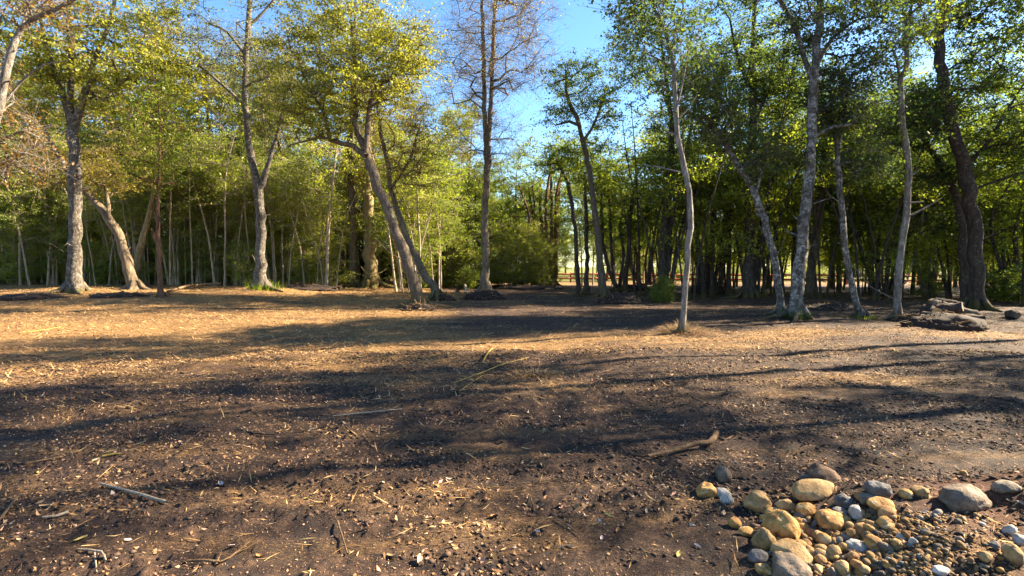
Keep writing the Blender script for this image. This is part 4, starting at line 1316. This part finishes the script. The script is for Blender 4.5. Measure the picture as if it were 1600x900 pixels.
stick('dark root-like twig curled in front of the crooked brown branch', [[(968, 694, 3), (980, 712, 3), (1005, 717, 3.5), (1020, 712, 2.5)]], 'dark', 12)
stick('dark bent twig on shaded soil at the left', [[(280, 702, 3), (300, 690, 3), (318, 674, 2)], [(370, 672, 2.5), (400, 680, 2.5), (430, 682, 2)]], 'dark', 13)
stick('dead root running down the soil left of the bottom middle', [[(527, 818, 2.5), (536, 845, 2.5), (543, 870, 3)]], 'brown', 14)
stick('sagging dead stalk on the soil of the bottom middle', [[(828, 776, 2), (836, 800, 2)], [(868, 812, 2), (890, 828, 2.2), (905, 838, 2)]], 'brown', 15)
stick('broad curled bark strip near the left middle of the soil', [[(160, 716, 3), (175, 713, 3), (190, 711, 2)]], 'yellow', 16)
stick('slim root along the left foreground litter', [[(40, 728, 3), (70, 722, 3), (100, 716, 2.5)]], 'brown', 17)
# dead leaning poles and fallen limbs at the back
stick('fallen dead limb lying at the edge of the left wood', [[(262, 462, 3), (300, 452, 4), (345, 449, 3)], [(300, 452, 2), (320, 440, 1.5)]], 'brown', 18, .15, 'fallen_branch')
stick('pale broken root sticking out of the brush heap left of the bare tree', [[(727, 466, 3), (728, 458, 4), (724, 446, 2)]], 'pale', 19, .25, 'fallen_branch')

# ================================================================== BRUSH HEAPS, LOGS, TUFTS


def brush_heap(label, px, py, wpx, hm, seed, nst=120, sticks='brown'):
    hm *= 1.3
    rng = np.random.RandomState(seed)
    g = G(px, py); k = g[1] / F; rx = wpx * k / 2
    root = empty('brush_heap', g, label, 'brush heap')
    v, f = ICO[4]
    d = 1 + .5 * n3(v, 1.6, seed) + .45 * n3(v, 5, seed + 2) + .25 * n3(v, 13, seed + 4)
    w = v * d[:, None] * [rx, rx * .7, hm]
    link('soil_mound', mesh_np('soil_mound', w, f, 3, SOIL_DK, smooth=True), root)
    b = Buf()
    for i in range(nst):
        a = rng.rand() * 6.28; q = rng.rand() ** .6
        c = np.array([math.cos(a) * rx * q, math.sin(a) * rx * .7 * q, hm * (1 - q * q) * .9 + .02])
        t = rng.normal(0, 1, 3) * [1, 1, .35]; t /= np.linalg.norm(t); L = .15 + .5 * rng.rand() ** 2
        tube(b, [c - t * L / 2, c + rng.normal(0, .04, 3), c + t * L / 2], np.array([1, .9, .5]) * (.008 + .012 * rng.rand()), 4)
    vv, ff = b.get()
    o = link('dead_sticks', mesh_np('dead_sticks', vv, ff, 4, STK[sticks], smooth=True), root, kind='stuff')


SOIL_DK = tint_mat('dark_soil', [(0, (.028, .018, .014)), (1, (.04, .027, .02))])
brush_heap('dark heap of soil and roots round the foot of the bare twin-stemmed tree', 757, 466, 62, .32, 1)
brush_heap('low heap of soil and twigs at the foot of the big leaning tree', 655, 484, 55, .18, 2)
brush_heap('small brush heap at the foot of the thin yellow leaning tree', 690, 468, 40, .2, 3)
brush_heap('black heap of soil and brush right of the slim curved tree', 968, 472, 70, .28, 4)
brush_heap('dark brush heap under the dense stool of stems right of the white pole', 1112, 457, 66, .5, 5)
brush_heap('low ridge of brush and cut stalks between the lichen trunks', 1300, 484, 90, .16, 6, 160)
brush_heap('litter of dead branches at the foot of the dark stem clump', 985, 455, 60, .3, 7)
brush_heap('tangle of roots and cut twigs under the stacked logs', 1478, 512, 110, .24, 10, 200)
brush_heap('pile of cut twigs left of the stacked logs', 1425, 500, 50, .14, 9)

brush_heap('low litter of pale dead branches left of the thick grey trunk', 50, 466, 90, .16, 21, 110, 'brown')
brush_heap('straggling dead branches between the low crooked tree and slender reddish stem', 190, 464, 90, .14, 22, 110, 'brown')
brush_heap('low brush of cut stems between the forked tree and dark mossy-footed trunk', 478, 453, 110, .2, 24, 150, 'brown')
brush_heap('scatter of dead branches right of the bare tree', 830, 452, 110, .2, 25, 130, 'brown')
m, nt, out = mat('cut_wood')
principled(nt, out, ramp(nt, [(.35, (.36, .17, .06)), (.65, (.52, .30, .13))], noise(nt, mapping(nt, (1, 1, 1)), 14, 4)), .8)
CUT = m
m, nt, out = mat('weathered_cut_wood')
principled(nt, out, ramp(nt, [(.35, (.07, .045, .03)), (.65, (.17, .115, .075))], noise(nt, mapping(nt, (1, 1, 1)), 14, 4)), .9)
CUT_OLD = m


def log(label, px, py, lpx, wpx, yaw, pitch, bark, lift, seed):
    lift *= .7; wpx *= .86
    rng = np.random.RandomState(seed)
    g = G(px, py); k = g[1] / F; L = lpx * k; r = wpx * k / 2
    root = empty('cut_log', g + [0, 0, lift + r], label, 'log', 'cut logs stacked at the right')
    dv = np.array([math.cos(yaw) * math.cos(pitch), math.sin(yaw) * math.cos(pitch), math.sin(pitch)])
    t = np.linspace(-.5, .5, 7)[:, None]
    pts = dv * L * t + rng.normal(0, .012, (7, 3))
    b = Buf(); tube(b, pts, r * (1 + .08 * rng.normal(0, 1, 7)), 12, rng, .3)
    v, f = b.get()
    link('bark', mesh_np('bark', v, f, 4, BARK[bark], smooth=True), root)
    for e in (0, -1):
        ring = v[:12] if e == 0 else v[-12:]
        c = ring.mean(0)
        vv = np.concatenate([ring * .985 + c * .015, [c + (dv * -.004 if e == 0 else dv * .004)]])
        ff = [[j, (j + 1) % 12, 12] for j in range(12)]
        link('cut_end', mesh_np('cut_end', vv, ff, 3, CUT if seed == 1 else CUT_OLD), root)


log('thick dark log at the bottom left of the stack', 1462, 506, 40, 21, 2.0, 0, 'log', 0, 3)
log('dark log at the bottom in the middle of the stack', 1484, 508, 42, 21, 2.15, 0, 'log', 0, 4)
log('dark log at the bottom right foot of the stack', 1508, 508, 42, 20, 2.35, 0, 'log', 0, 6)
log('pale barked log with a whitish end at the lower left of the stack', 1443, 506, 34, 15, 1.0, 0, 'log_pale', 0, 2)
log('sawn log with an orange cut face at the upper left of the stack', 1452, 503, 42, 18, 1.25, .05, 'log', .31, 1)
log('dark log lying over the middle of the stack', 1474, 504, 44, 19, 2.3, -.1, 'log', .37, 5)
log('pale grey log sloping down the right shoulder of the stack', 1497, 504, 46, 14, -.45, -.30, 'log_pale', .36, 7)
log('short split log on the very top of the stack', 1464, 502, 34, 14, .35, -.15, 'log_pale', .62, 8)
log('thin dark log on the very top right of the stack', 1482, 502, 40, 13, -.3, -.22, 'log', .60, 9)
log('stray pale log end right of the stack near the picture edge', 1582, 497, 26, 14, 1.2, 0, 'log_pale', 0, 10)


def tuft(name, label, px, py, n, h, leafm, seed, wide=.03, radius=.25, cat='grass tuft', lean=.6):
    rng = np.random.RandomState(seed); g = G(px, py)
    a = rng.rand(n) * 6.28; q = np.sqrt(rng.rand(n)) * radius
    p0 = np.stack([np.cos(a) * q, np.sin(a) * q, np.zeros(n)], -1)
    p0[:, 2] = ground_h(p0[:, 0] + g[0], p0[:, 1] + g[1]) - g[2] - .02
    d = np.stack([np.cos(a) * lean, np.sin(a) * lean, np.ones(n)], -1) + rng.normal(0, .35, (n, 3)); d /= np.linalg.norm(d, axis=1)[:, None]
    L = (h * (.4 + .6 * rng.rand(n)))[:, None]
    s = np.stack([-d[:, 1], d[:, 0], np.zeros(n)], -1) * wide / 2
    mid = p0 + d * L * .6
    tip = p0 + d * L + np.stack([np.cos(a), np.sin(a), -np.ones(n) * .6], -1) * L * .3
    v = np.stack([p0 - s, p0 + s, mid + s * .8, mid - s * .8, tip], 1).reshape(-1, 3)
    i = np.arange(n)[:, None] * 5
    f = np.concatenate([i + [0, 1, 2], i + [0, 2, 3], i + [3, 2, 4]])
    ti = np.tile(np.clip(rng.normal(.5, .2, n), 0, 1), 3)
    link(name, mesh_np(name, v, f, 3, leafm, {'tint': ('FACE', ti)}), None, g, label=label, category=cat)


tuft('straw_tuft', 'bright yellow tuft of trampled straw in the sunny middle ground', 837, 584, 260, .22, STRM, 1, .008, .34, 'straw tuft', 1.6)
tuft('straw_tuft', 'dry straw tuft at the foot of the white pole tree', 1076, 518, 420, .30, STRM, 2, .010, .6, 'straw tuft', 1.0)
tuft('grass_tuft', 'shaggy green grass growing round the foot of the lichen-spotted trunk', 1243, 497, 260, .55, LEAF['deep'], 3, .02, .38, 'grass tuft')
g = G(1030, 472)
for dx, sc_, lab in ((-.15, .42, 'bunch of fresh green shoots at the foot of the dark twin-trunked tree'), (.3, .6, 'taller leafy shoots climbing the foot of the dark twin-trunked tree')):
    o = copy_tree(PROTO['s'], g + [dx, dx * .5, -.03], 1.0 + dx, (sc_ * .8, sc_ * .8, sc_), lab)
    o.name = 'leafy_sprout'; o['category'] = 'plant'; o['group'] = 'shoots at the twin-trunked tree'
tuft('grass_tuft', 'green weeds at the mossy foot of the thin lichen-grey tree', 1352, 497, 120, .3, LEAF['fresh'], 5, .02, .3, 'grass tuft')
tuft('grass_tuft', 'low grass under the forked tall tree at the left', 416, 454, 200, .7, LEAF['fresh'], 6, .04, .8, 'grass tuft')
tuft('leafy_sprout', 'small green sprout beside the scarred thick trunk', 1187, 466, 60, .6, LEAF['fresh'], 7, .04, .25, 'plant', .5)
